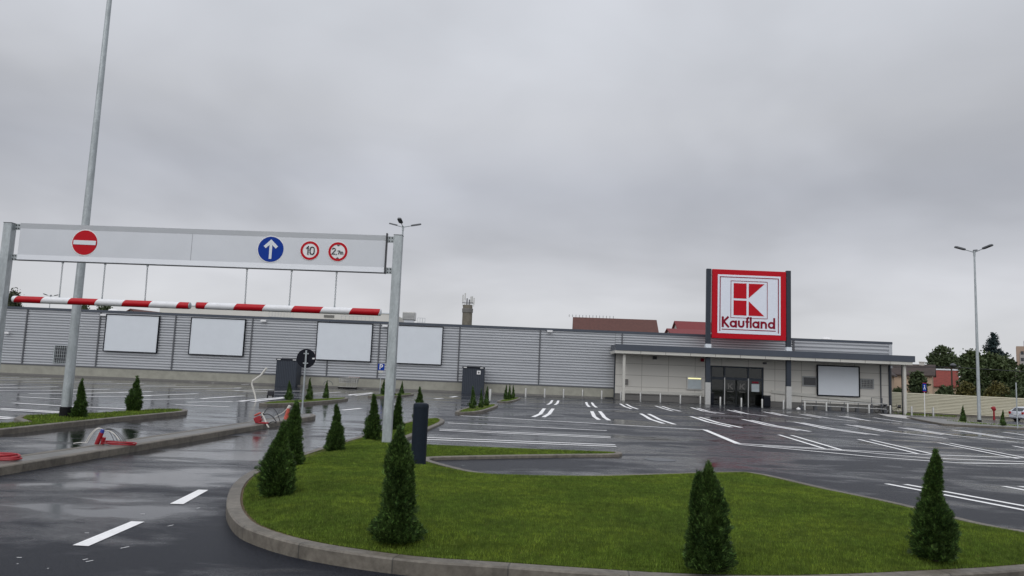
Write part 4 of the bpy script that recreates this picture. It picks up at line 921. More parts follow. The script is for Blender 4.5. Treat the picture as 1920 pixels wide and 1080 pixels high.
# ------------------------------------------------------------------ conifers
def spray_cloud(n, Hh, Rr, prof, seed, leaf=.07, lump=.26):
    r = np.random.default_rng(seed)
    tt = r.uniform(0, 1, n*2); pr = np.interp(tt, prof[0], prof[1]); keep = r.uniform(0, 1, n*2) < (pr/pr.max()*.85+.15); tt = tt[keep][:n]; n = len(tt); pr = np.interp(tt, prof[0], prof[1])
    a = r.uniform(0, 2*np.pi, n)
    ph = r.uniform(0, 6, 8)
    lm = 1+lump*(np.sin(3*a+ph[0]+tt*9)*.5+np.sin(5*a+ph[1]-tt*17)*.35+np.sin(2*a+ph[2]+tt*31)*.35+np.sin(9*a+tt*47+ph[3])*.25)
    # sprays gather in clumps with dark gaps between
    nc = max(30, n//45); ct = r.uniform(0, 1, nc)**1.15; ca = r.uniform(0, 2*np.pi, nc); pick = r.integers(0, nc, n); cl_ = (r.uniform(0, 1, n) < .62) & (tt < .84)
    tt = np.where(cl_, np.clip(ct[pick]*.88+r.normal(0, .030, n), 0, .93), tt); pr = np.interp(tt, prof[0], prof[1]); a = np.where(cl_, ca[pick]+r.normal(0, .16, n)/np.maximum(pr, .25), a)
    lm = (1+(lm-1)*.6)*np.where(cl_, r.uniform(.96, 1.16, nc)[pick], .86)
    rad = Rr*pr*lm*(r.uniform(.25, 1, n)**.45)*r.uniform(.85, 1.10, n)*np.where(r.uniform(0, 1, n) > .93, r.uniform(1.1, 1.34, n), 1.0)
    C = np.c_[np.cos(a)*rad, np.sin(a)*rad, tt*Hh+.0]
    C[:, 0] += .05*Rr*np.sin(tt*5+ph[4])*3*tt; C[:, 1] += .04*Rr*np.sin(tt*6+ph[5])*3*tt
    out = np.c_[np.cos(a), np.sin(a), np.zeros(n)]; tilt = R(18)+r.uniform(0, R(48), n)*(1-tt*.7)
    d = out*np.sin(tilt)[:, None]+np.array([0, 0, 1.])*np.cos(tilt)[:, None]+r.normal(0, .16, (n, 3)); d /= np.linalg.norm(d, axis=1)[:, None]
    s = np.cross(d, r.normal(0, 1, (n, 3))+out*.5); s /= np.linalg.norm(s, axis=1)[:, None]
    L = leaf*r.uniform(.6, 1.3, n)*(1-.35*tt)
    # a thin leader of upright sprays at the very top
    nl = max(8, n//160); tl_ = r.uniform(.90, 1.04, nl); C[:nl] = np.c_[r.normal(0, .05*Rr, nl), r.normal(0, .05*Rr, nl), tl_*Hh]
    C[:nl, 0] += .15*Rr*np.sin(tl_*5+ph[4]); d[:nl] = np.array([0, 0, 1.])+r.normal(0, .28, (nl, 3)); d /= np.linalg.norm(d, axis=1)[:, None]
    quads = []
    for (b0, sd, fl, fs, w) in ((0, 0, 1, 0, .15), (.18, 0, .55, .42, .13), (.18, 0, .55, -.42, .13), (.45, 0, .42, .33, .11), (.45, 0, .42, -.33, .11), (-.05, 0, .35, .40, .11), (-.05, 0, .35, -.40, .11)):
        base = C+d*(L*b0)[:, None]; dr = d*fl+s*fs; dn = dr/np.linalg.norm(dr, axis=1)[:, None]; side = s*fl-d*fs; side /= np.linalg.norm(side, axis=1)[:, None]
        ln = (L*math.hypot(fl, fs))[:, None]; ww = (L*w)[:, None]
        quads.append(np.stack([base, base+dn*ln*.55+side*ww*.55, base+dn*ln, base+dn*ln*.55-side*ww*.55], 1))
    V = np.concatenate(quads).reshape(-1, 3); T = np.arange(len(V)).reshape(-1, 4); return V, T
PROF = {
 'cone': ([0, .05, .2, .45, .7, .85, 1], [.80, 1.0, .95, .62, .30, .17, .03]),
 'tall': ([0, .08, .30, .6, .75, .9, 1], [.92, 1.0, .76, .62, .50, .24, .02]),
 'skirt': ([0, .06, .14, .22, .5, .75, .9, 1], [1.0, 1.22, 1.0, .70, .70, .60, .34, .03]),
 'bottle': ([0, .08, .25, .42, .52, .6, .8, .95, 1], [.80, 1.0, .98, .82, .52, .36, .28, .15, .02]),
 'egg': ([0, .1, .35, .55, .7, .85, 1], [.80, .98, 1.0, .74, .42, .22, .02])}
def make_conifer(loc, Hh, Rr, prof, seed, label, n=3600, leaf=.06, twin=None, name='thuja', group='young thujas planted on the islands'):
    rt = empty(name, tuple(loc), label, 'conifer', group)
    V, T = spray_cloud(n, Hh, Rr, PROF[prof], seed, leaf)
    if twin:
        V2, T2 = spray_cloud(int(n*.5), Hh*twin[1], Rr*.40, PROF['tall'], seed+50, leaf); V2 = V2+np.array([twin[0], -.02, 0]); T = np.vstack([T, T2+len(V)]); V = np.vstack([V, V2])
    np_mesh('crown', V, T, 'thuja_leaf', rt)
    mb = MB(); pr = PROF[prof]; pts = [(Rr*.5*np.interp(k/12, pr[0], pr[1])+.004, .03+Hh*.9*k/12) for k in range(13)]
    mb.lathe([(float(a), float(b_)) for a, b_ in pts], (0, 0, 0), 10); mb.build('inner_foliage', 'thuja_leaf', rt, smooth=True)
    mb = MB(); mb.tube([(0, 0, -.03), (0, 0, Hh*.5)], [.022, .008], 6); mb.build('trunk', 'bark', rt)
    return rt
def con(x, y, ytop, xtop, wpx, prof, seed, label, h=KH+.05, **kw):
    b_ = GLow(x, y, h) if x > 400 else G(x, y, h-.06); t_ = P(xtop, ytop, b_.y); Hh = t_.z-b_.z; Rr = wpx/2/F*b_.y*.76
    return make_conifer(b_, Hh, Rr, prof, seed, label, **kw)
con(743, 1012, 812, 762, 84, 'skirt', 3, 'tall ragged thuja with a wide skirt in front of the dark guard post', n=9000, leaf=.070)
con(1332, 1066, 880, 1338, 88, 'tall', 5, 'twin-topped thuja standing alone near the front kerb at centre right', n=9000, leaf=.068, twin=(-.115, .93))
con(1755, 1046, 856, 1748, 80, 'bottle', 8, 'bottle-shaped thuja with a thin top on the right of the lawn', n=9000, leaf=.066)
con(518, 928, 800, 523, 66, 'egg', 11, 'bushy thuja nearest the rounded kerb on the left of the lawn', n=6500, leaf=.078)
con(547, 874, 757, 547, 42, 'tall', 13, 'slim thuja right behind the bushy one by the left kerb', n=4500, leaf=.085)
tC = con(627, 845, 762, 630, 38, 'cone', 17, 'spiky cone thuja along the lane kerb, left of the gate post', n=2800, leaf=.085)
con(697, 823, 742, 701, 34, 'bottle', 19, 'narrow-topped thuja just left of the square gate post', n=2800, leaf=.085)
con(744, 805, 740, 745, 25, 'cone', 23, 'small thuja just right of the square gate post', n=2200, leaf=.10)
con(785, 791, 730, 785, 22, 'egg', 29, 'small thuja seen over the cap of the dark guard post', n=1800, leaf=.10)
con(148, 783, 716, 152, 26, 'cone', 31, 'thuja beside the base of the tall left lamp post', n=2400, leaf=.10)
con(250, 771, 710, 254, 32, 'egg', 37, 'wide dark thuja at the end of the left grass strip', n=2400, leaf=.10)
def farcon(x, y, ytop, wpx, label, rz=0):
    b_ = G(x, y, KH); Hh = P(x, ytop, b_.y).z-b_.z; Rr = wpx/2/F*b_.y*.88
    return b_, Hh, Rr, label
far = [(541, 750, 716, 16, 'small thuja on the second island, left of the black round sign pole'), (579.5, 749.5, 711, 15, 'small thuja on the second island, just right of the black round sign pole'), (611, 746.5, 715, 12, 'small thuja at the right end of the second island'),
       (718, 739.5, 713, 11, 'small thuja touching the left side of the gate post on the far island'), (753, 738, 716, 9, 'small thuja on the far island right of the gate post'),
       (886, 765.5, 726, 15, 'widest of three thujas on the middle triangular island'), (901.5, 764, 731, 10, 'shortest of three thujas on the middle triangular island'), (912, 761, 726, 11, 'rightmost of three thujas on the middle triangular island'),
       (948, 748.5, 722.5, 9, 'leftmost of three thujas on the farthest triangular island'), (955, 748.5, 721.5, 8, 'middle of three thujas on the farthest triangular island'), (962, 747, 723, 8, 'rightmost of three thujas on the farthest triangular island'),
       (1806, 790.5, 762, 12, 'small thuja left of the right lamp post by the cream fence'), (1880.5, 798, 770, 11, 'small thuja between the right lamp post and the silver car')]
fp = None
for i, (x, y, yt, wp, lb) in enumerate(far):
    b_, Hh, Rr, _ = farcon(x, y, yt, wp, lb)
    if fp is None: fp = make_conifer(b_, 1.0, .25, 'cone', 41, lb, n=1100, leaf=.10); fp.scale = (Rr/.25, Rr/.25, Hh)
    else: place_copy(fp, tuple(b_), lb, rz=i*1.3, szs=(Rr/.25, Rr/.25, Hh))

# ------------------------------------------------------------------ signs on poles
b_ = G(566, 776, KH); Y = b_.y; t_ = P(577, 657, Y); c = P(574.5, 672, Y); rr = 17.8/F*Y
rs = empty('road_sign', tuple(b_), 'round sign with black back on a thin pole at the paved island tip', 'road sign')
mb = MB(); mb.tube([(b_.x, Y, b_.z-.02), (b_.x, Y, t_.z)], .032, 10); mb.build('pole', 'galvanised', rs, True, smooth=True)
mb = MB(); mb.disc_y((b_.x, c.z), rr, Y+.04, Y+.06, 40); sb = mb.build('sign_back', 'sign_back', rs, True)
mb = MB(); mb.disc_y((b_.x, c.z), rr, Y+.062, Y+.066, 40); mb.build('sign_face', 'sign_red', sb, True)
mb = MB(); mb.box((b_.x+rr*.66, Y+.03, c.z-.02), (b_.x+rr*.9, Y+.038, c.z+.03)); mb.build('sticker', 'white_enamel', sb, True)
mb = MB()
for dz in (-.17, .17): mb.box((b_.x-.09, Y-.01, c.z+dz-.02), (b_.x+.09, Y+.039, c.z+dz+.02))
mb.build('clamp', 'galvanised', rs, True)
# parking sign
Y = 80.0; p0 = P(712, 736, Y); a = P(707.3, 681.5, Y); c = P(718.8, 694.5, Y)
pk = empty('parking_sign', (p0.x, Y, -.17), 'blue square parking sign on a pole left of the gate post', 'parking sign')
mb = MB(); mb.tube([(p0.x, Y+.05, -.2), (p0.x, Y+.05, a.z)], .035, 8); mb.build('pole', 'galvanised', pk, True)
mb = MB(); mb.box((p0.x-.34, Y-.03, c.z), (p0.x+.34, Y, a.z)); sp = mb.build('sign_plate', 'sign_blue', pk, True)
mb = MB(); zc_ = (a.z+c.z)/2; mb.stroke([(-.12, -.24), (-.12, .24), (.04, .24), (.13, .18), (.13, .06), (.04, 0), (-.12, 0)], .09, Y-.045, Y-.032, p0.x, zc_); mb.build('letter', 'white_enamel', sp, True)
mb = MB(); mb.box((p0.x-.26, Y-.03, c.z-.25), (p0.x+.2, Y, c.z-.04)); mb.build('lower_plate', 'cream_trim', pk, True)
# blue crossing sign at right
b_ = G(1734.5, 781.5); Y = b_.y; a = P(1730, 717.5, Y); c = P(1737.5, 735.5, Y)
cs = empty('crossing_sign', tuple(b_), 'narrow blue sign with red borders on a thin white pole before the cream fence', 'road sign')
mb = MB(); mb.tube([(b_.x, Y+.03, b_.z), (b_.x, Y+.03, a.z)], .035, 8); mb.build('pole', 'white_enamel', cs, True)
mb = MB(); mb.box((b_.x-.17, Y-.02, c.z+.08), (b_.x+.17, Y, a.z-.08)); s1 = mb.build('sign_plate', 'sign_blue', cs, True)
mb = MB(); mb.box((b_.x-.18, Y-.02, c.z), (b_.x+.18, Y, c.z+.08)); mb.box((b_.x-.18, Y-.02, a.z-.08), (b_.x+.18, Y, a.z)); mb.build('border', 'sign_red_dark', cs, True)
mb = MB(); zc_ = (a.z+c.z)/2; mb.stroke([(-.08, -.2), (0, .08), (.08, -.2)], .05, Y-.03, Y-.022, b_.x, zc_); mb.disc_y((b_.x, zc_+.17), .05, Y-.03, Y-.022, 10); mb.build('pictogram', 'white_enamel', s1, True)
# bare pole at right edge
b_ = G(1908, 803, KH); t_ = P(1905.5, 719, b_.y); mb = MB(); mb.tube([tuple(b_), (b_.x, b_.y, t_.z)], .035, 8); mb.lathe([(.04, 0), (.04, .03), (.01, .05)], (b_.x, b_.y, t_.z), 8)
tag(mb.build('sign_pole', 'galvanised', origin=tuple(b_)), 'bare thin metal pole in front of the silver car', 'pole')

# ------------------------------------------------------------------ cables and conduit left on the island
def coil(mb, c, r, turns, rt, seed, flat=.5, jit=.02):
    rr_ = random.Random(seed); pts = []
    n = 26*turns
    for i in range(n+1):
        a = 2*math.pi*i/26; k = r*(1+.10*math.sin(a*.37+seed)+rr_.uniform(-.01, .01)); pts.append((c[0]+k*math.cos(a)+jit*math.sin(a*.23), c[1]+k*flat*math.sin(a), c[2]+rt+(.055*(i/n))*(1+.4*math.sin(a*1.3+seed))))
    mb.tube(pts, rt, 6)
def arch(mb, a, b_, h, r, side=0, n=14):
    a = Vector(a); b_ = Vector(b_); pts = []
    for i in range(n+1):
        t_ = i/n; p = a.lerp(b_, t_); p.z += h*4*t_*(1-t_)*(1 if t_ < .5 else .98); p.y += side*math.sin(math.pi*t_); pts.append(p)
    mb.tube(pts, r, 6)
b_ = G(184, 833, KH); Y = b_.y; s_ = Y/F
cb_ = empty('cable_stub', tuple(b_), 'red conduit stub with white and black cables and a red coil on the paved island', 'cables', 'cable bundles on the paved island')
mb = MB(); mb.tube([(b_.x-.03, Y, b_.z), (b_.x+.045, Y, b_.z+.22)], .042, 12); mb.tube([(b_.x+.06, Y+.03, b_.z), (b_.x+.09, Y+.02, b_.z+.13)], .036, 12); mb.build('conduit', 'red_plastic', cb_, True, smooth=True)
mb = MB(); mb.tube([(b_.x+.045, Y, b_.z+.215), (b_.x+.065, Y, b_.z+.28)], .038, 12); mb.build('tape_wrap', 'blue_plastic', cb_, True)
mb = MB()
arch(mb, (b_.x+.07, Y, b_.z+.27), (b_.x-.16, Y-.1, b_.z+.03), .12, .008); arch(mb, (b_.x+.07, Y, b_.z+.27), (b_.x-.22, Y-.05, b_.z+.02), .13, .008); arch(mb, (b_.x-.16, Y-.1, b_.z+.03), (b_.x-.40, Y-.12, b_.z+.01), .01, .008)
arch(mb, (b_.x+.07, Y, b_.z+.26), (b_.x+.42, Y-.05, b_.z+.10), .06, .009)
mb.build('pale_cable', 'pale_cable', cb_, True, smooth=True)
mb = MB()
for k, dx_ in enumerate((.30, .38, .46, .52, .57)): arch(mb, (b_.x+.08, Y, b_.z+.28), (b_.x+dx_, Y-.02*k, b_.z+.06), .07+.008*k, .005)
mb.build('black_cable', 'black_cable', cb_, True, smooth=True)
mb = MB(); coil(mb, (b_.x+.42, Y-.02, b_.z), .27, 4, .010, 3, .5, .05); mb.build('coil', 'red_plastic', cb_, True, smooth=True)
b_ = G(-14, 862, KH); mb = MB(); coil(mb, tuple(b_+Vector((.05, 0, 0))), .32, 5, .018, 5, .5); tag(mb.build('conduit_coil', 'red_plastic', origin=tuple(b_), smooth=True), 'red conduit coil lying on the paved island at the left edge of the photo', 'conduit coil')
b_ = G(487, 794, KH); Y = b_.y
c2 = empty('cable_stub', tuple(b_), 'red orange junction stub with looping black cable near the far end of the paved island', 'cables', 'cable bundles on the paved island')
mb = MB(); M = Matrix.Translation(b_+Vector((-.05, 0, .11))) @ Matrix.Rotation(R(-28), 4, 'Y'); mb.box((-.10, -.08, -.08), (.10, .08, .09), M); mb.beam(b_+Vector((-.05, -.02, .03)), b_+Vector((.26, -.05, .02)), .12, .06); mb.build('junction_box', 'red_plastic', c2, True, bevel=.025)
mb = MB(); M = Matrix.Translation(b_+Vector((-.08, 0, .26))) @ Matrix.Rotation(R(-28), 4, 'Y'); mb.box((-.09, -.07, -.03), (.09, .07, .02), M); mb.build('lid', 'orange_plastic', c2, True, bevel=.02)
mb = MB(); arch(mb, b_+Vector((.02, 0, .12)), b_+Vector((.62, -.1, .02)), .40, .010); arch(mb, b_+Vector((.05, 0, .22)), b_+Vector((.5, -.1, .06)), .12, .014); arch(mb, b_+Vector((.5, -.12, .04)), b_+Vector((.28, -.12, .0)), .05, .014); mb.build('black_cable', 'black_cable', c2, True, smooth=True)
mb = MB(); mb.tube([b_+Vector((.04, 0, .26)), b_+Vector((.1, -.02, .2)), b_+Vector((.22, -.08, .0)), b_+Vector((.30, -.12, -.1))], .022, 8); mb.tube([b_+Vector((.04, 0, .26)), b_+Vector((.09, 0, .32))], .02, 8); mb.build('pale_cable', 'pale_cable', c2, True, smooth=True)
b_ = G(536, 786, KH)
c3 = empty('cable_stub', tuple(b_), 'pink orange conduit stub half hidden behind the slim thuja', 'cables', 'cable bundles on the paved island')
mb = MB(); mb.tube([b_, b_+Vector((.06, 0, .34))], [.075, .05], 12); mb.build('conduit', 'orange_plastic', c3, True, smooth=True)
mb = MB(); mb.tube([b_+Vector((.06, 0, .38)), b_+Vector((-.1, 0, .2)), b_+Vector((-.35, 0, .05))], .012, 6); mb.tube([b_+Vector((.05, 0, .33)), b_+Vector((.10, 0, .42))], .05, 10); mb.build('pale_cable', 'pale_cable', c3, True, smooth=True)

# leaning bent pipe and dark pump in the left car park
b_ = G(480, 752); Y = b_.y; mb = MB(); mb.tube([b_, P(478, 740, Y), P(472, 720, Y), P(474, 714, Y), P(489, 704, Y), P(500, 690, Y)], [.035, .04, .045, .05, .055, .055], 8)
tag(mb.build('bent_pipe', 'pale_cable', origin=tuple(b_), smooth=True), 'thin white bent pipe sticking up from the wet asphalt in the left car park', 'pipe')
b_ = G(507.5, 745); dp = empty('drain_pump', tuple(b_), 'small dark pump standing on the asphalt right of the bent pipe', 'pump')
dp.scale = (.8, .8, .8)
mb = MB(); mb.box((-.2, -.15, .12), (.2, .15, .48)); mb.build('housing', 'sign_black', dp, bevel=.05)
mb = MB(); mb.tube([(-.25, 0, .1), (-.25, 0, .55), (.25, 0, .55), (.25, 0, .1)], .02, 6); mb.build('handle', 'dark_seam', dp)
mb = MB()
for sx_ in (-.2, .2): mb.tube([(sx_-.03, -.12, .09), (sx_+.03, -.12, .09)], .09, 12)
mb.build('wheel', 'rubber', dp)

# ------------------------------------------------------------------ shopping trolleys
def make_trolley(loc, label, group):
    rt = empty('shopping_trolley', loc, label, 'shopping trolley', group)
    mb = MB(); T_ = lambda a, b2, r=.012: mb.tube([a, b2], r, 5)
    top = [(-.28, -.45, .98), (.28, -.45, .98), (.22, .45, .88), (-.22, .45, .88)]; bot = [(-.24, -.4, .55), (.24, -.4, .55), (.17, .36, .52), (-.17, .36, .52)]
    for q_ in (top, bot):
        for i in range(4): T_(q_[i], q_[(i+1) % 4], .014)
    for i in range(4):
        a0, a1, c0, c1 = map(Vector, (top[i], top[(i+1) % 4], bot[i], bot[(i+1) % 4]))
        for k in range(7): T_(a0.lerp(a1, k/7), c0.lerp(c1, k/7), .012)
        for k in (1, 2): T_(a0.lerp(c0, k/3), a1.lerp(c1, k/3), .012)
    mb.add([(-.24, -.41, .95), (.24, -.41, .95), (.22, -.40, .66), (-.22, -.40, .66)], [(0, 1, 2, 3)])
    mb.add([(-.24, -.4, .56), (.24, -.4, .56), (.17, .36, .53), (-.17, .36, .53)], [(0, 1, 2, 3)])
    mb.build('basket', 'steel_tube', rt)
    mb = MB(); T_ = lambda a, b2, r=.016: mb.tube([a, b2], r, 6)
    for s1 in (-1, 1): T_((s1*.24, -.42, .95), (s1*.24, -.3, .15)); T_((s1*.24, -.3, .15), (s1*.2, .42, .15)); T_((s1*.24, -.45, .98), (s1*.24, -.55, 1.03))
    T_((-.24, -.3, .2), (.24, -.3, .2)); T_((-.2, .42, .15), (.2, .42, .15)); mb.build('chassis', 'steel_tube', rt)
    mb = MB(); mb.tube([(-.27, -.55, 1.03), (.27, -.55, 1.03)], .022, 8); mb.build('handle', 'red_plastic', rt)
    for sx_ in (-.24, .24):
        for sy in (-.3, .4):
            mb = MB(); mb.tube([(sx_-.015, sy, .065), (sx_+.015, sy, .065)], .065, 12); mb.build('wheel', 'rubber', rt)
    return rt
tb = P(644, 724, 82.6)
tr0 = make_trolley((tb.x, 82.6, gz(0)), 'end shopping trolley of the row by the plinth under the third billboard', 'nested shopping trolleys by the wall'); tr0.rotation_euler.z = R(90); tr0.scale = (1.15, 1.15, 1.2)
for k, lb in enumerate(('shopping trolley nested second from the left in the row by the wall', 'shopping trolley nested in the middle of the row by the wall', 'shopping trolley nested fourth from the left in the row by the wall', 'shopping trolley at the right end of the row by the wall')):
    place_copy(tr0, (tb.x+.25*(k+1), 82.6, gz(0)), lb, rz=R(90), szs=(1.15, 1.15, 1.2))
mb = MB(); p = P(620, 720, 84.2); mb.tube([(p.x+.5*math.cos(R(a)), 83.1, .11+.45*max(0, math.sin(R(a)))) for a in range(0, 181, 20)], .03, 6)
tag(mb.build('hose_hoop', 'dark_seam', origin=(p.x, 83.1, .11)), 'small dark hoop at the foot of the wall left of the trolleys', 'hoop')

# bins at the entrance
def bin_(x, y, w_, h_, label):
    b_ = P(x, y, EY-1.1); z0 = gz(b_.x); rt = empty('litter_bin', (b_.x, EY-1.1, z0), label, 'bin', 'litter bins at the entrance')
    mb = MB(); mb.box((-w_/2, -.3, .06), (w_/2, .3, h_-.18)); mb.build('body', 'sign_back', rt, bevel=.04)
    mb = MB(); mb.box((-w_/2-.03, -.33, h_-.12), (w_/2+.03, .33, h_)); mb.build('lid', 'sign_black', rt, bevel=.03)
    mb = MB(); mb.box((-w_/2+.04, -.25, h_-.18), (w_/2-.04, .25, h_-.12)); mb.build('opening', 'window_dark', rt)
    mb = MB(); mb.box((-w_/2+.05, -.25, 0), (w_/2-.05, .25, .06)); mb.build('base', 'rubber', rt)
bin_(1437, 759, .72, 1.25, 'black litter bin right of the glass doors'); bin_(1332.5, 754, .5, 1.3, 'dark litter bin behind the left sign post')

# trolley park rail in front of the right wall
YR = 81.9
X0, X1 = P(1504, 757, YR).x, P(1662, 770, YR).x
rl = empty('trolley_rail', ((X0+X1)/2, YR, gz((X0+X1)/2)), 'long low steel guard rail of the trolley park under the canopy billboard', 'guard rail')
mb = MB()
for dz in (.95, .42): mb.tube([(X0, YR, gz(X0)+dz), (X1, YR, gz(X1)+dz)], .045, 8)
mb.build('rail', 'steel_tube', rl, True)
for k in range(7):
    X = X0+(X1-X0)*k/6; mb = MB(); mb.tube([(X, YR, gz(X)), (X, YR, gz(X)+.95)], .04, 8); mb.box((X-.1, YR+.3, gz(X)), (X+.25, YR+.6, gz(X)+.36)); mb.build('rail_post', 'dark_seam', rl, True)
X0, X1 = P(1634, 745, 82.9).x, P(1654, 746, 82.9).x; mb = MB(); z0 = gz(X0); zt = P(1640, 746, 82.9).z
mb.tube([(X0, 82.9, z0), (X0, 82.9, zt), (X1, 82.9, zt), (X1, 82.9, z0)], .045, 8); tag(mb.build('hoop_rail', 'dark_seam', origin=(X0, 82.9, z0)), 'dark hoop rail against the right end of the cream wall', 'rail')
# bicycles
def make_bike(loc, rz, label):
    rt = empty('bicycle', loc, label, 'bicycle', 'bicycles parked at the canopy end', rz)
    for x in (-.52, .52):
        mb = MB(); pts = [(x+.33*math.cos(R(a)), 0, .34+.33*math.sin(R(a))) for a in range(0, 361, 20)]; mb.tube(pts, .02, 6, False); wh = mb.build('wheel', 'rubber', rt)
        mb = MB()
        for a in range(0, 180, 20): mb.tube([(x+.32*math.cos(R(a)), 0, .34+.32*math.sin(R(a))), (x-.32*math.cos(R(a)), 0, .34-.32*math.sin(R(a)))], .003, 3)
        mb.build('spokes', 'steel_tube', wh)
    mb = MB(); A = (-.52, 0, .34); B = (-.12, 0, .30); C = (-.22, 0, .82); D = (.34, 0, .84); E = (.52, 0, .34); F_ = (.36, 0, .72)
    for a, b2 in ((A, B), (A, C), (B, C), (C, D), (B, F_), (D, E)): mb.tube([a, b2], .018, 6)
    mb.build('frame', 'sign_black', rt)
    mb = MB(); mb.tube([D, (.32, 0, 1.0)], .016, 6); mb.tube([(.25, -.28, 1.02), (.33, -.1, 1.0), (.33, .1, 1.0), (.25, .28, 1.02)], .016, 6); mb.build('handlebar', 'sign_black', rt)
    mb = MB(); mb.tube([C, (-.24, 0, .92)], .014, 6); mb.box((-.38, -.07, .92), (-.12, .07, .98)); mb.build('saddle', 'rubber', rt, bevel=.02)
    mb = MB(); mb.box((.42, -.15, .72), (.70, .15, .95)); mb.build('front_basket', 'sign_black', rt)
    return rt
p = P(1671, 772.5, 80.6); bk0 = make_bike((p.x-.3, p.y+1.6, gz(p.x)), R(15), 'dark bicycle with a basket parked by the cream pillar')
c = place_copy(bk0, (p.x+1.0, p.y+1.4, gz(p.x)), 'dark bicycle lying toward the fence beside the canopy column', rz=R(-20)); c.rotation_euler.x = R(-25)
p = P(1497, 763, 80.4); mb = MB(); mb.lathe([(.22, 0), (.2, .08), (.08, .17), (.01, .2)], (p.x, 80.4, gz(p.x)), 14); tag(mb.build('white_cap', 'white_enamel', origin=(p.x, 80.4, gz(p.x)), smooth=True), 'small white domed cap lying on the ground right of the right sign post', 'cap')

# hydrant
p = G(1864, 786); hy = empty('fire_hydrant', tuple(p), 'red fire hydrant on a red post in front of the cream fence', 'hydrant')
mb = MB(); mb.lathe([(.11, -.02), (.11, .10), (.08, .12), (.085, .9)], (0, 0, 0), 14); mb.build('stem', 'red_plastic', hy, smooth=True)
mb = MB(); mb.lathe([(.13, .85), (.17, .9), (.17, 1.2), (.12, 1.28), (.05, 1.3)], (0, 0, 0), 14); mb.build('head', 'red_plastic', hy, smooth=True)
mb = MB(); mb.tube([(-.26, 0, 1.12), (.2, 0, 1.02)], .08, 10); mb.build('outlet', 'red_plastic', hy)

# ------------------------------------------------------------------ fence
fa = G(1640, 771.5); fb_ = G(1690, 774); fe = G(1905, 785.5)
pA = Vector((fb_.x, fb_.y, 0)); pB = Vector((fe.x, fe.y, 0)); dF = (pB-pA).normalized(); pA = pA+dF*((G(1670, 773).x-pA.x)/dF.x); pB += dF*22
fn = empty('metal_fence', tuple(G(1800, 780)), 'cream horizontally ribbed metal fence along the right side of the lot', 'fence')
def fenceribs(z0, z1, n=13):
    mb = MB(); prof = []
    for i in range(n):
        a = z0+(z1-z0)*i/n; p_ = (z1-z0)/n; prof += [(.0, a), (-.012, a+p_*.06), (-.09, a+p_*.34), (-.08, a+p_*.94)]
    prof.append((0, z1)); nn = Vector((-dF.y, dF.x, 0)); 
    if nn.y < 0: nn = -nn
    k = len(prof); vs = []
    for E in (pA, pB):
        for o_, z in prof: q_ = E+nn*o_; vs.append((q_.x, q_.y, gz(q_.x)+z))
    mb.add(vs, [(i, k+i, k+i+1, i+1) for i in range(k-1)]); mb.add([(v_[0]+nn.x*.06, v_[1]+nn.y*.06, v_[2]) for v_ in (vs[0], vs[k], vs[2*k-1], vs[k-1])], [(0, 1, 2, 3)]); return mb
fh = P(1800, 741.8, (G(1800, 779.5)).y).z-G(1800, 779.5).z
fenceribs(.12, fh).build('ribbed_sheet', 'fence_cream', fn, True)
mb = MB(); mb.beam(pA+Vector((0, 0, fh+gz(pA.x))), pB+Vector((0, 0, fh+gz(pB.x))), .07, .05); mb.build('top_rail', 'fence_cream', fn, True)
mb = MB(); L = (pB-pA).length; n = int(L/2.5)
for i in range(n+1):
    q_ = pA.lerp(pB, i/n)
    pb = MB(); pb.box((q_.x-.03, q_.y-.06, gz(q_.x)), (q_.x+.03, q_.y+.1, gz(q_.x)+fh)); pb.build('fence_post', 'fence_cream', fn, True)
mb = MB(); mb.beam(pA+Vector((0, -.3, gz(pA.x)+.05)), pB+Vector((0, -.3, gz(pB.x)+.05)), .35, .12); tag(mb.build('fence_kerb', 'kerb_concrete'), None, None, None, 'structure')
nv = [tuple(p[:2]) for p in (G(1675, 774.5), G(1795, 780.5), G(1792, 782), G(1700, 777.5))]
V, T = blades(nv, .02, 500, .12, .02); tag(np_mesh('grass', V, T, 'grass_blades'), 'thin grass at the foot of the cream fence', 'grass', None, 'stuff')

# ------------------------------------------------------------------ car
b_ = G(1938, 792); car = empty('parked_car', (b_.x+.35, b_.y+.4, gz(b_.x)), 'silver hatchback parked before the cream fence, cut by the right edge of the photo', 'car', None, R(12))
side = [(-2.02, .42), (-2.08, .62), (-2.04, .86), (-1.98, .98), (-1.60, 1.30), (-1.35, 1.41), (-.6, 1.46), (.25, 1.42), (1.0, .98), (1.75, .84), (2.0, .66), (2.03, .36), (1.9, .25), (-1.9, .27)]
def carbody():
    vs = []; fs = []; n = len(side); sec = [(-.80, .90, 0), (-.84, .97, 0), (-.86, 1, 0)]
    ys = [(-.86, 0.985), (-.80, 1.0), (0, 1.0), (.80, 1.0), (.86, .985)]
    for y_, k in ys:
        for (x, z) in side:
            yy_ = y_*(1-.22*max(0, (z-.92))/.54); vs.append((x*(k if abs(y_) > .85 else 1), yy_, .3+(z-.3)*(k if abs(y_) > .85 else 1)))
    for j in range(4):
        for i in range(n): fs.append((j*n+i, (j+1)*n+i, (j+1)*n+(i+1) % n, j*n+(i+1) % n))
    fs.append(tuple(range(n))); fs.append(tuple(4*n+i for i in range(n))[::-1]); return vs, fs
mb = MB(); mb.add(*carbody()); body = mb.build('body', 'car_silver', car, smooth=True, bevel=.04)
mb = MB(); mb.add([(-1.965, -.60, 1.0), (-1.965, .60, 1.0), (-1.60, .55, 1.31), (-1.60, -.55, 1.31)], [(0, 3, 2, 1)]); mb.add([(-1.975, -.60, 1.005), (-1.975, .60, 1.005), (-1.61, .55, 1.32), (-1.61, -.55, 1.32)], [(0, 3, 2, 1)]); mb.build('rear_window', 'car_glass', body)
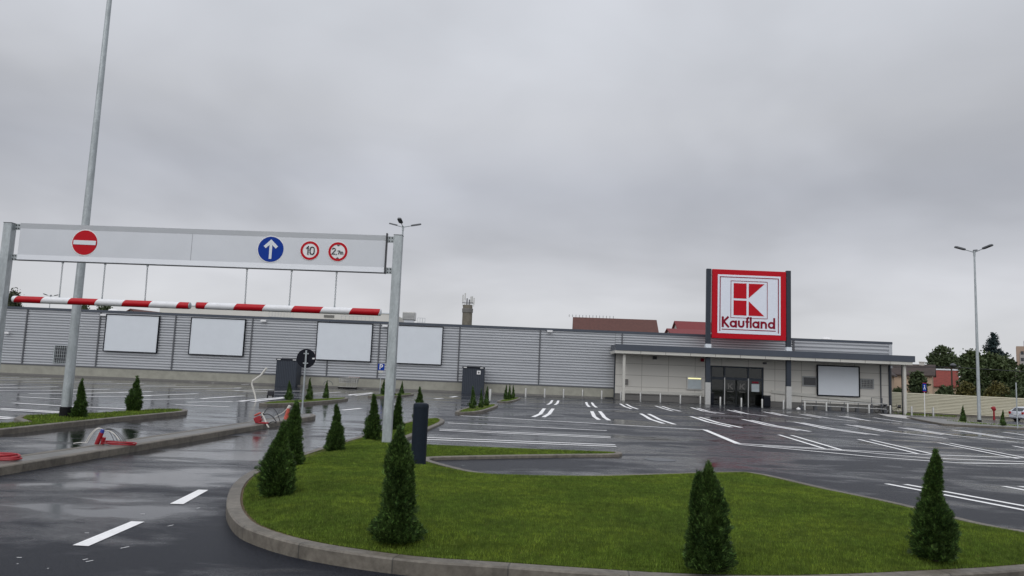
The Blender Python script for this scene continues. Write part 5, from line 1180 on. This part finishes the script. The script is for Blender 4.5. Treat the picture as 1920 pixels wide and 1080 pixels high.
for s1 in (-1, 1):
    mb = MB(); y_ = s1*.868
    mb.prism([(-1.50, 1.0), (-1.28, 1.30), (-.60, 1.36), (.15, 1.34), (.70, 1.02)], 'y', s1*.74, s1*.865); mb.build('side_window', 'car_glass', body)
    mb = MB(); mb.box((-2.09, s1*.60 if s1 > 0 else -.84, .72), (-1.93, .84 if s1 > 0 else -.60, .95)); mb.build('tail_light', 'tail_light', body, bevel=.02)
    mb = MB(); mb.box((1.85, .55 if s1 > 0 else -.8, .62), (2.03, .8 if s1 > 0 else -.55, .76)); mb.build('headlight', 'white_enamel', body, bevel=.02)
    for x in (-1.25, 1.28):
        mb = MB(); mb.tube([(x, s1*.62, .31), (x, s1*.88, .31)], .31, 24); wh = mb.build('wheel', 'rubber', car)
        mb = MB(); mb.tube([(x, s1*.885, .31), (x, s1*.90, .31)], .20, 18); mb.build('rim', 'galvanised', wh)
mb = MB(); mb.box((-2.13, -.8, .36), (-2.0, .8, .56)); mb.build('bumper', 'car_silver', body, bevel=.04)
mb = MB(); mb.box((-2.145, -.26, .62), (-2.06, .26, .73)); mb.build('number_plate', 'white_enamel', body)

# ------------------------------------------------------------------ houses and far buildings
def house(X, Y, w_, d_, z0, ze, zr, rz, wall, roof, label, name='house', wins=(), chim=None, over=.4, group=None):
    rt = empty(name, (X, Y, z0), label, 'house', group, rz); ze -= z0; zr -= z0
    mb = MB(); hw, hd = w_/2, d_/2
    mb.add([(-hw, -hd, 0), (hw, -hd, 0), (hw, hd, 0), (-hw, hd, 0), (-hw, -hd, ze), (hw, -hd, ze), (hw, hd, ze), (-hw, hd, ze), (-hw, 0, zr-.15), (hw, 0, zr-.15)], [(0, 1, 5, 4), (2, 3, 7, 6), (1, 2, 6, 9, 5), (3, 0, 4, 8, 7)]); mb.build('wall', wall, rt)
    mb = MB(); s_ = (zr-ze)/hd
    for s1 in (-1, 1):
        y0, z0_ = s1*(hd+over), ze-over*s_
        mb.add([(-hw-over, y0, z0_), (hw+over, y0, z0_), (hw+over, 0, zr), (-hw-over, 0, zr), (-hw-over, y0, z0_-.18), (hw+over, y0, z0_-.18), (hw+over, 0, zr-.18), (-hw-over, 0, zr-.18)], [(0, 1, 2, 3), (7, 6, 5, 4), (0, 4, 5, 1), (1, 5, 6, 2), (3, 2, 6, 7), (0, 3, 7, 4)])
    rf = mb.build('roof', roof, rt)
    if chim:
        for (cx_, cy_, hh_) in chim: mb = MB(); mb.box((cx_-.35, cy_-.3, ze), (cx_+.35, cy_+.3, zr+hh_)); mb.box((cx_-.42, cy_-.37, zr+hh_), (cx_+.42, cy_+.37, zr+hh_+.12)); mb.build('chimney', 'house_white', rf)
    for (face, u, z, ww, wh) in wins:
        mb = MB()
        if face == 'f': mb.box((u-ww/2, -hd-.06, z), (u+ww/2, -hd-.01, z+wh))
        elif face == 'l': mb.box((-hw-.06, u-ww/2, z), (-hw-.01, u+ww/2, z+wh))
        else: mb.box((hw+.01, u-ww/2, z), (hw+.06, u+ww/2, z+wh))
        fw = mb.build('window', 'window_dark', rt)
        mb = MB()
        if face == 'f': mb.box((u-ww/2-.08, -hd-.1, z-.1), (u+ww/2+.08, -hd-.005, z-.01))
        elif face == 'l': mb.box((-hw-.1, u-ww/2-.08, z-.1), (-hw-.005, u+ww/2+.08, z-.01))
        else: mb.box((hw+.005, u-ww/2-.08, z-.1), (hw+.1, u+ww/2+.08, z-.01))
        mb.build('sill', 'house_white', fw)
    return rt
Yh = 140
a = P(1078, 617, Yh-5); c = P(1240, 624, Yh-5); rg_ = P(1160, 597.5, Yh)
h1 = house((a.x+c.x)/2, Yh, c.x-a.x-.8, 10, 0, a.z-.9, rg_.z, R(-4), 'house_white', 'roof_brown', 'house with a long brown tiled roof rising behind the store left of the sign', wins=(('f', -3, 5, 1.2, 1.4), ('r', 0, 6, 1, 1.2)))
mb = MB()
for k in range(14): mb.tube([(-8.3+k*.62, 0, rg_.z), (-8.3+k*.62, 0, rg_.z+.45)], .04, 4)
mb.build('ridge_spikes', 'dark_seam', h1)
a = P(1252, 616.5, Yh-5); c = P(1345, 620, Yh-5); r2 = P(1290, 617, Yh)
house((a.x+c.x)/2, Yh-4, c.x-a.x-.8, 8, 0, P(1290, 627, Yh-8).z-.2, P(1290, 617.2, Yh-4).z, R(0), 'house_white', 'roof_crimson', 'lower crimson-roofed house directly left of the store sign post', wins=(('f', 0, 4, 1.2, 1.4),))
house(P(1312, 610, Yh+6).x, Yh+6, 9, 8, 0, P(1300, 618, Yh+2).z-.6, P(1300, 603, Yh+6).z, R(0), 'house_white', 'roof_crimson', 'taller crimson-roofed house behind the lower one by the sign post', wins=(('f', 0, 5, 1.2, 1.4),))
house(P(285, 590, 150).x, 150, 10, 9, 0, P(285, 593, 146).z-1.0, P(285, 583.5, 150).z, R(70), 'house_white', 'roof_brown', 'brown-roofed house just showing over the store roof at the far left', wins=(('r', 0, 5, 1, 1.2),))
# right side houses
Yc = 104
house(P(1655, 700, Yc).x, Yc+4, 10, 5.6, -1, P(1702, 699, Yc).z, P(1655, 662, Yc).z, R(59), 'house_cream', 'roof_dark', 'cream house with a dark tiled gable roof beside the canopy end', wins=(('l', -1.0, P(1684, 719, Yc).z, .75, .95), ('l', 1.2, P(1684, 719, Yc).z, .75, .95), ('f', 0, 2.2, 1, 1.2)))
house(P(1712, 700, 116).x, 116, 5.2, 6, -1, P(1712, 700, 113).z, P(1712, 683, 116).z, R(-30), 'house_cream', 'roof_dark', 'low dark-roofed house between the cream gable and the red barn', wins=(('f', 0, 1.6, 1, .8),), chim=((1.2, 0, .3),))
Yb = 150; bx_ = P(1760, 710, Yb).x
brn = house(bx_, Yb, 5.9, 6, -1, P(1760, 720, Yb-3).z, P(1760, 693.5, Yb).z, R(-29), 'house_cream', 'roof_red', 'barn with a bright red tiled roof behind the blue crossing sign', 'barn', wins=(('f', -1.2, .9, .9, .8),), chim=((-2.4, 0, .3),))
mb = MB(); rz_ = P(1760, 693.5, Yb).z+1; mb.box((-3.3, -.2, rz_-.05), (3.3, .2, rz_+.22)); mb.build('ridge_cap', 'white_panel', brn)
house(P(1868, 715, 130).x, 130, 9.6, 8, -1, P(1868, 728, 126).z, P(1868, 696, 130).z, R(-32), 'roof_dark', 'roof_dark', 'brown-roofed house behind the bushes at the right', wins=(('f', 2.2, 1.3, .9, 1.2), ('f', 3.6, 1.3, .8, 1.2)))
# tower block
Yt = 330; a = P(1905, 647, Yt); a.x = P(1963, 700, Yt+7).x-11
tbk = empty('tower_block', (a.x+11, Yt+7, -1), 'peach and grey apartment tower at the right edge of the photo', 'apartment block')
mb = MB(); mb.box((a.x, Yt, -1), (a.x+22, Yt+14, a.z)); mb.build('wall', 'block_peach', tbk, True)
mb = MB(); mb.box((a.x+3, Yt+2, a.z), (a.x+18, Yt+12, a.z+2.6)); mb.build('roof_house', 'roof_brown', tbk, True)
mb = MB(); mb.box((a.x+1.2, Yt-.3, 0), (a.x+5.5, Yt-.02, a.z-3.0)); mb.build('bay', 'block_grey', tbk, True)
for j in range(6):
    for k in range(5):
        z = a.z-3.6-j*2.9; X = a.x+1.6+k*2.0
        if k > 1: X += .9
        mb = MB(); mb.box((X, Yt-.42, z), (X+1.1, Yt-.32 if k < 2 else Yt-.01, z+1.4)); mb.build('window', 'window_dark', tbk, True)
tbk.rotation_euler.z = R(-33)
# distant pale hall behind the gate post
Yw = 240; a = P(655, 574.5, Yw); c = P(738, 578, Yw)
hl = empty('pale_hall', ((a.x+c.x)/2, Yw+10, 0), 'pale distant hall rising behind the store roof left of the gate post', 'industrial hall')
mb = MB(); mb.box((P(300, 575, Yw).x, Yw, 0), (P(741, 578, Yw).x, Yw+30, P(560, 574.5, Yw).z-1.2)); mb.build('wall', 'hall_pale', hl, True)
mb = MB(); p = P(617, 590, Yw-.2)
for dz in (-.9, .6): mb.box((p.x-1.6, Yw-.15, p.z+dz), (p.x+1.6, Yw-.02, p.z+dz+.8))
mb.build('vent', 'grey_plinth', hl, True)
mb = MB(); q_ = P(560, 574.5, Yw).z-1.2; mb.box((P(300, 575, Yw).x-.2, Yw-.2, q_), (P(741, 578, Yw).x+.2, Yw+.2, q_+.3)); mb.build('roof_edge', 'white_panel', hl, True)
# chimney stack with antennas
Yk = 170; c = P(876.5, 585, Yk); t1 = P(877, 572, Yk); rr_ = 9.2/F*Yk
ck = empty('chimney_stack', (c.x, Yk, 0), 'stubby concrete chimney stack crowned with phone antennas behind the store', 'chimney')
mb = MB(); mb.lathe([(rr_*1.08, 0), (rr_*1.0, t1.z-2), (rr_*.97, t1.z)], (c.x, Yk, 0), 24); mb.build('shaft', 'chimney_concrete', ck, True, smooth=True)
mb = MB(); mb.lathe([(rr_*1.1, t1.z-1.7), (rr_*1.12, t1.z-.9), (rr_*1.1, t1.z-.8)], (c.x, Yk, 0), 24); mb.build('collar', 'grey_plinth', ck, True)
for k, (dx, hgt) in enumerate(((-1.05, 2.2), (-.62, 2.6), (-.2, 1.5), (.32, 1.2), (.62, 1.9), (.9, 2.0), (1.3, 1.6))):
    X = c.x+dx*1.05; yy_ = Yk-.6+.3*(k % 3); mb = MB(); mb.box((X-.13, yy_-.08, t1.z+hgt-1.5), (X+.13, yy_+.08, t1.z+hgt)); mb.tube([(X, yy_+.1, t1.z-.4), (X, yy_+.1, t1.z+hgt)], .05, 6); mb.build('antenna', 'steel_tube' if k not in (2, 3) else 'dark_seam', ck, True)
mb = MB(); mb.tube([(c.x+rr_*1.15*math.cos(R(a_)), Yk+rr_*1.15*math.sin(R(a_)), t1.z+.5) for a_ in range(0, 361, 20)], .05, 5, False); mb.build('handrail', 'dark_seam', ck, True)
# old dark street lamp and wires behind the fence
Yl = 100; b_ = P(1785.5, 742, Yl); t1 = P(1784, 684, Yl); ol = empty('old_street_lamp', (b_.x, Yl, -1), 'dark wooden utility pole with a small lamp rising before the red barn', 'utility pole')
mb = MB(); mb.tube([(b_.x, Yl, -1), (b_.x, Yl, t1.z)], [.13, .09], 8); mb.build('pole', 'bark', ol, True)
mb = MB(); mb.lathe([(.05, 0), (.35, .15), (.4, .3), (.1, .5)], (b_.x+.1, Yl-.2, t1.z-.3), 10); mb.build('lamp', 'dark_seam', ol, True)
mb = MB(); mb.box((b_.x-.9, Yl-.05, t1.z-.5), (b_.x+.9, Yl+.05, t1.z-.38)); mb.build('crossarm', 'bark', ol, True)
wr = MB()
for o_ in (-.6, .6): wr.tube([(b_.x+o_-30, Yl+6, t1.z-.1), (b_.x+o_-15, Yl+3, t1.z-.8), (b_.x+o_, Yl, t1.z-.3), (b_.x+o_+20, Yl-2, t1.z-.8)], .025, 4)
tag(wr.build('overhead_wires', 'black_cable'), 'thin overhead wires strung from the utility pole over the fence', 'wires')

# ------------------------------------------------------------------ broad trees
def leaf_crown(blobs, n, leaf, seed, droop=0.0):
    r = np.random.default_rng(seed); B = np.array([b[:6] for b in blobs], float); vol = (B[:, 3]*B[:, 4]+B[:, 4]*B[:, 5]+B[:, 3]*B[:, 5]); cl_n = max(40, n//26)
    # leaf clumps on the shells of the lobes
    idx = r.choice(len(B), cl_n, p=vol/vol.sum()); u = r.normal(0, 1, (cl_n, 3)); u /= np.linalg.norm(u, axis=1)[:, None]; u[:, 2] = np.where(u[:, 2] < -.4, -u[:, 2], u[:, 2])
    cen = B[idx, :3]+u*B[idx, 3:6]*r.uniform(.62, 1.06, (cl_n, 1)); cr = np.mean(B[idx, 3:6], 1)*r.uniform(.14, .32, cl_n)
    k = r.integers(0, cl_n, n); C = cen[k]+r.normal(0, .55, (n, 3))*cr[k][:, None]; 
    if droop: C[:, 2] -= droop*r.uniform(0, 1, n)**2
    d1 = r.normal(0, 1, (n, 3)); d1 /= np.linalg.norm(d1, axis=1)[:, None]; d2 = np.cross(d1, r.normal(0, 1, (n, 3))); d2 /= np.linalg.norm(d2, axis=1)[:, None]
    L = (leaf*r.uniform(.6, 1.4, n))[:, None]
    V = np.stack([C, C+d1*L*.5+d2*L*.32, C+d1*L, C+d1*L*.5-d2*L*.32], 1).reshape(-1, 3); return V, np.arange(4*n).reshape(-1, 4)
def tree(loc, blobs, n, leaf, seed, mat, label, group, trunk=.25, name='broadleaf_tree', cat='tree', droop=0.0):
    rt = empty(name, tuple(loc), label, cat, group); V, T = leaf_crown(blobs, n, leaf, seed, droop); np_mesh('crown', V, T, mat, rt)
    mb = MB(); top = max(b[2] for b in blobs); mb.tube([(0, 0, 0), (.1, 0, top*.4), (0, .1, top*.85)], [trunk, trunk*.7, trunk*.25], 8)
    for b in blobs: mb.tube([(0, 0, top*.3), (b[0]*.5, b[1]*.5, (top*.3+b[2])*.5), (b[0], b[1], b[2])], [trunk*.45, trunk*.3, trunk*.1], 6)
    mb.build('trunk', 'bark', rt); return rt
def px_tree(x0, x1, ytop, ybase, Y, seed, mat, label, group, nb=9, n=6000, leaf=.45, name='broadleaf_tree', cat='tree', low=.25, droop=0, flat=False):
    rr_ = random.Random(seed); a = P(x0, ytop, Y); c = P(x1, ytop, Y); zt = P((x0+x1)/2, ytop, Y).z; zb_ = -1.0 if Y > 95 else gz((a.x+c.x)/2)
    W = (c.x-a.x)/2; Hh = zt-zb_; bl2 = []
    for i in range(nb):
        t_ = rr_.uniform(0, 1); zz = Hh*(low+(1-low)*.86*t_) ; wfac = math.sin(math.pi*min(.95, .35+.6*t_)) if not flat else 1
        an = rr_.uniform(0, 6.28); rad = rr_.uniform(.25, .7)*W*wfac; s_ = rr_.uniform(.30, .48)*W
        hz_ = min(s_*rr_.uniform(.7, 1.0), (Hh-zz)*.95+.4); bl2.append((rad*math.cos(an), rad*math.sin(an)*.7, zz, s_, s_*.8, hz_))
    bl2.append((0, 0, Hh*.60, W*.6, W*.5, Hh*.36))
    return tree(Vector(((a.x+c.x)/2, Y, zb_)), bl2, n, leaf, seed, mat, label, group, max(.1, W*.06), name, cat, droop)
GR = 'trees beyond the fence and store'
px_tree(1722, 1808, 653, 740, 168, 1, 'oak_leaf', 'dark round-crowned tree behind the red barn', GR, 10, 9000, .55)
px_tree(1782, 1854, 656, 745, 108, 2, 'poplar_leaf', 'loose mid green tree left of the right lamp post', GR, 12, 9000, .42, low=.12)
px_tree(1822, 1900, 662, 745, 112, 3, 'poplar_leaf', 'broad mid green tree right of the right lamp post', GR, 12, 9000, .42, low=.12)
px_tree(1862, 1912, 670, 745, 120, 4, 'oak_leaf', 'low dark tree before the apartment tower', GR, 8, 5000, .45)
px_tree(1696, 1742, 697, 745, 96, 5, 'oak_leaf', 'dense dark bush beside the cream house', GR, 9, 6000, .36, 'leafy_bush', 'bush', .1)
px_tree(1668, 1700, 729, 745, 97, 12, 'oak_leaf', 'small dark bush below the cream house windows', GR, 6, 2500, .28, 'leafy_bush', 'bush', .1)
px_tree(1750, 1796, 724, 745, 95, 6, 'oak_leaf', 'dark low bush below the red barn roof', GR, 7, 4000, .30, 'leafy_bush', 'bush', .1)
px_tree(1786, 1838, 716, 746, 97, 7, 'shrub_leaf', 'yellowish autumn shrub just left of the right lamp post', GR, 8, 5000, .26, 'leafy_bush', 'bush', .1)
px_tree(1840, 1900, 714, 748, 96, 8, 'shrub_leaf', 'olive shrub right of the lamp post above the fence', GR, 8, 5000, .26, 'leafy_bush', 'bush', .1)
px_tree(1890, 1960, 724, 750, 94, 9, 'oak_leaf', 'dark bush above the fence behind the silver car', GR, 8, 5000, .28, 'leafy_bush', 'bush', .1)
px_tree(1900, 1950, 685, 750, 125, 14, 'oak_leaf', 'dark tree at the foot of the apartment tower', GR, 8, 4000, .45)
px_tree(4, 54, 536, 590, 130, 10, 'willow_leaf', 'willow-like tree behind the store at the left edge', GR, 9, 6000, .42, low=.3, droop=1.2)
px_tree(138, 178, 566, 590, 150, 11, 'oak_leaf', 'low green tree over the roof just right of the left lamp post', GR, 7, 4000, .45)
px_tree(172, 222, 567, 590, 155, 15, 'oak_leaf', 'low green tree over the roof near the white skylight', GR, 7, 4000, .45)
px_tree(256, 272, 580, 595, 150, 16, 'poplar_leaf', 'thin small tree over the roof left of the second billboard', GR, 4, 1200, .35)
# spruce
Y = 140; b_ = P(1866, 745, Y); tp = P(1865.5, 623, Y); Hh = tp.z+1
sp = empty('spruce', (b_.x, Y, -1), 'dark blue-green spruce towering over the trees right of the lamp post', 'conifer')
r = np.random.default_rng(5); Vs = []
for lv in range(26):
    t_ = lv/25; z = Hh*(.28+.70*t_); rad = 4.3*(1-t_)**.9*(.8+.35*r.uniform())+.25; nb_ = int(9-5*t_)+2
    for k in range(nb_):
        an = r.uniform(0, 6.28); L = rad*r.uniform(.7, 1.15); m_ = int(60*L/2+12)
        u_ = r.uniform(.05, 1, m_); base = np.c_[np.cos(an)*L*u_, np.sin(an)*L*u_, z-.25*L*u_+.28*L*u_**2*1.2]; base += r.normal(0, .10, (m_, 3))*np.array([1, 1, .7])
        d1 = r.normal(0, 1, (m_, 3)); d1[:, 2] -= .6; d1 /= np.linalg.norm(d1, axis=1)[:, None]; d2 = np.cross(d1, r.normal(0, 1, (m_, 3))); d2 /= np.linalg.norm(d2, axis=1)[:, None]
        Vs.append(np.stack([base, base+d1*.2+d2*.09, base+d1*.42, base+d1*.2-d2*.09], 1).reshape(-1, 3))
V = np.concatenate(Vs); np_mesh('crown', V, np.arange(len(V)).reshape(-1, 4), 'spruce_leaf', sp)
mb = MB(); mb.tube([(0, 0, 0), (0, 0, Hh*.98)], [.28, .03], 8); mb.build('trunk', 'bark', sp)
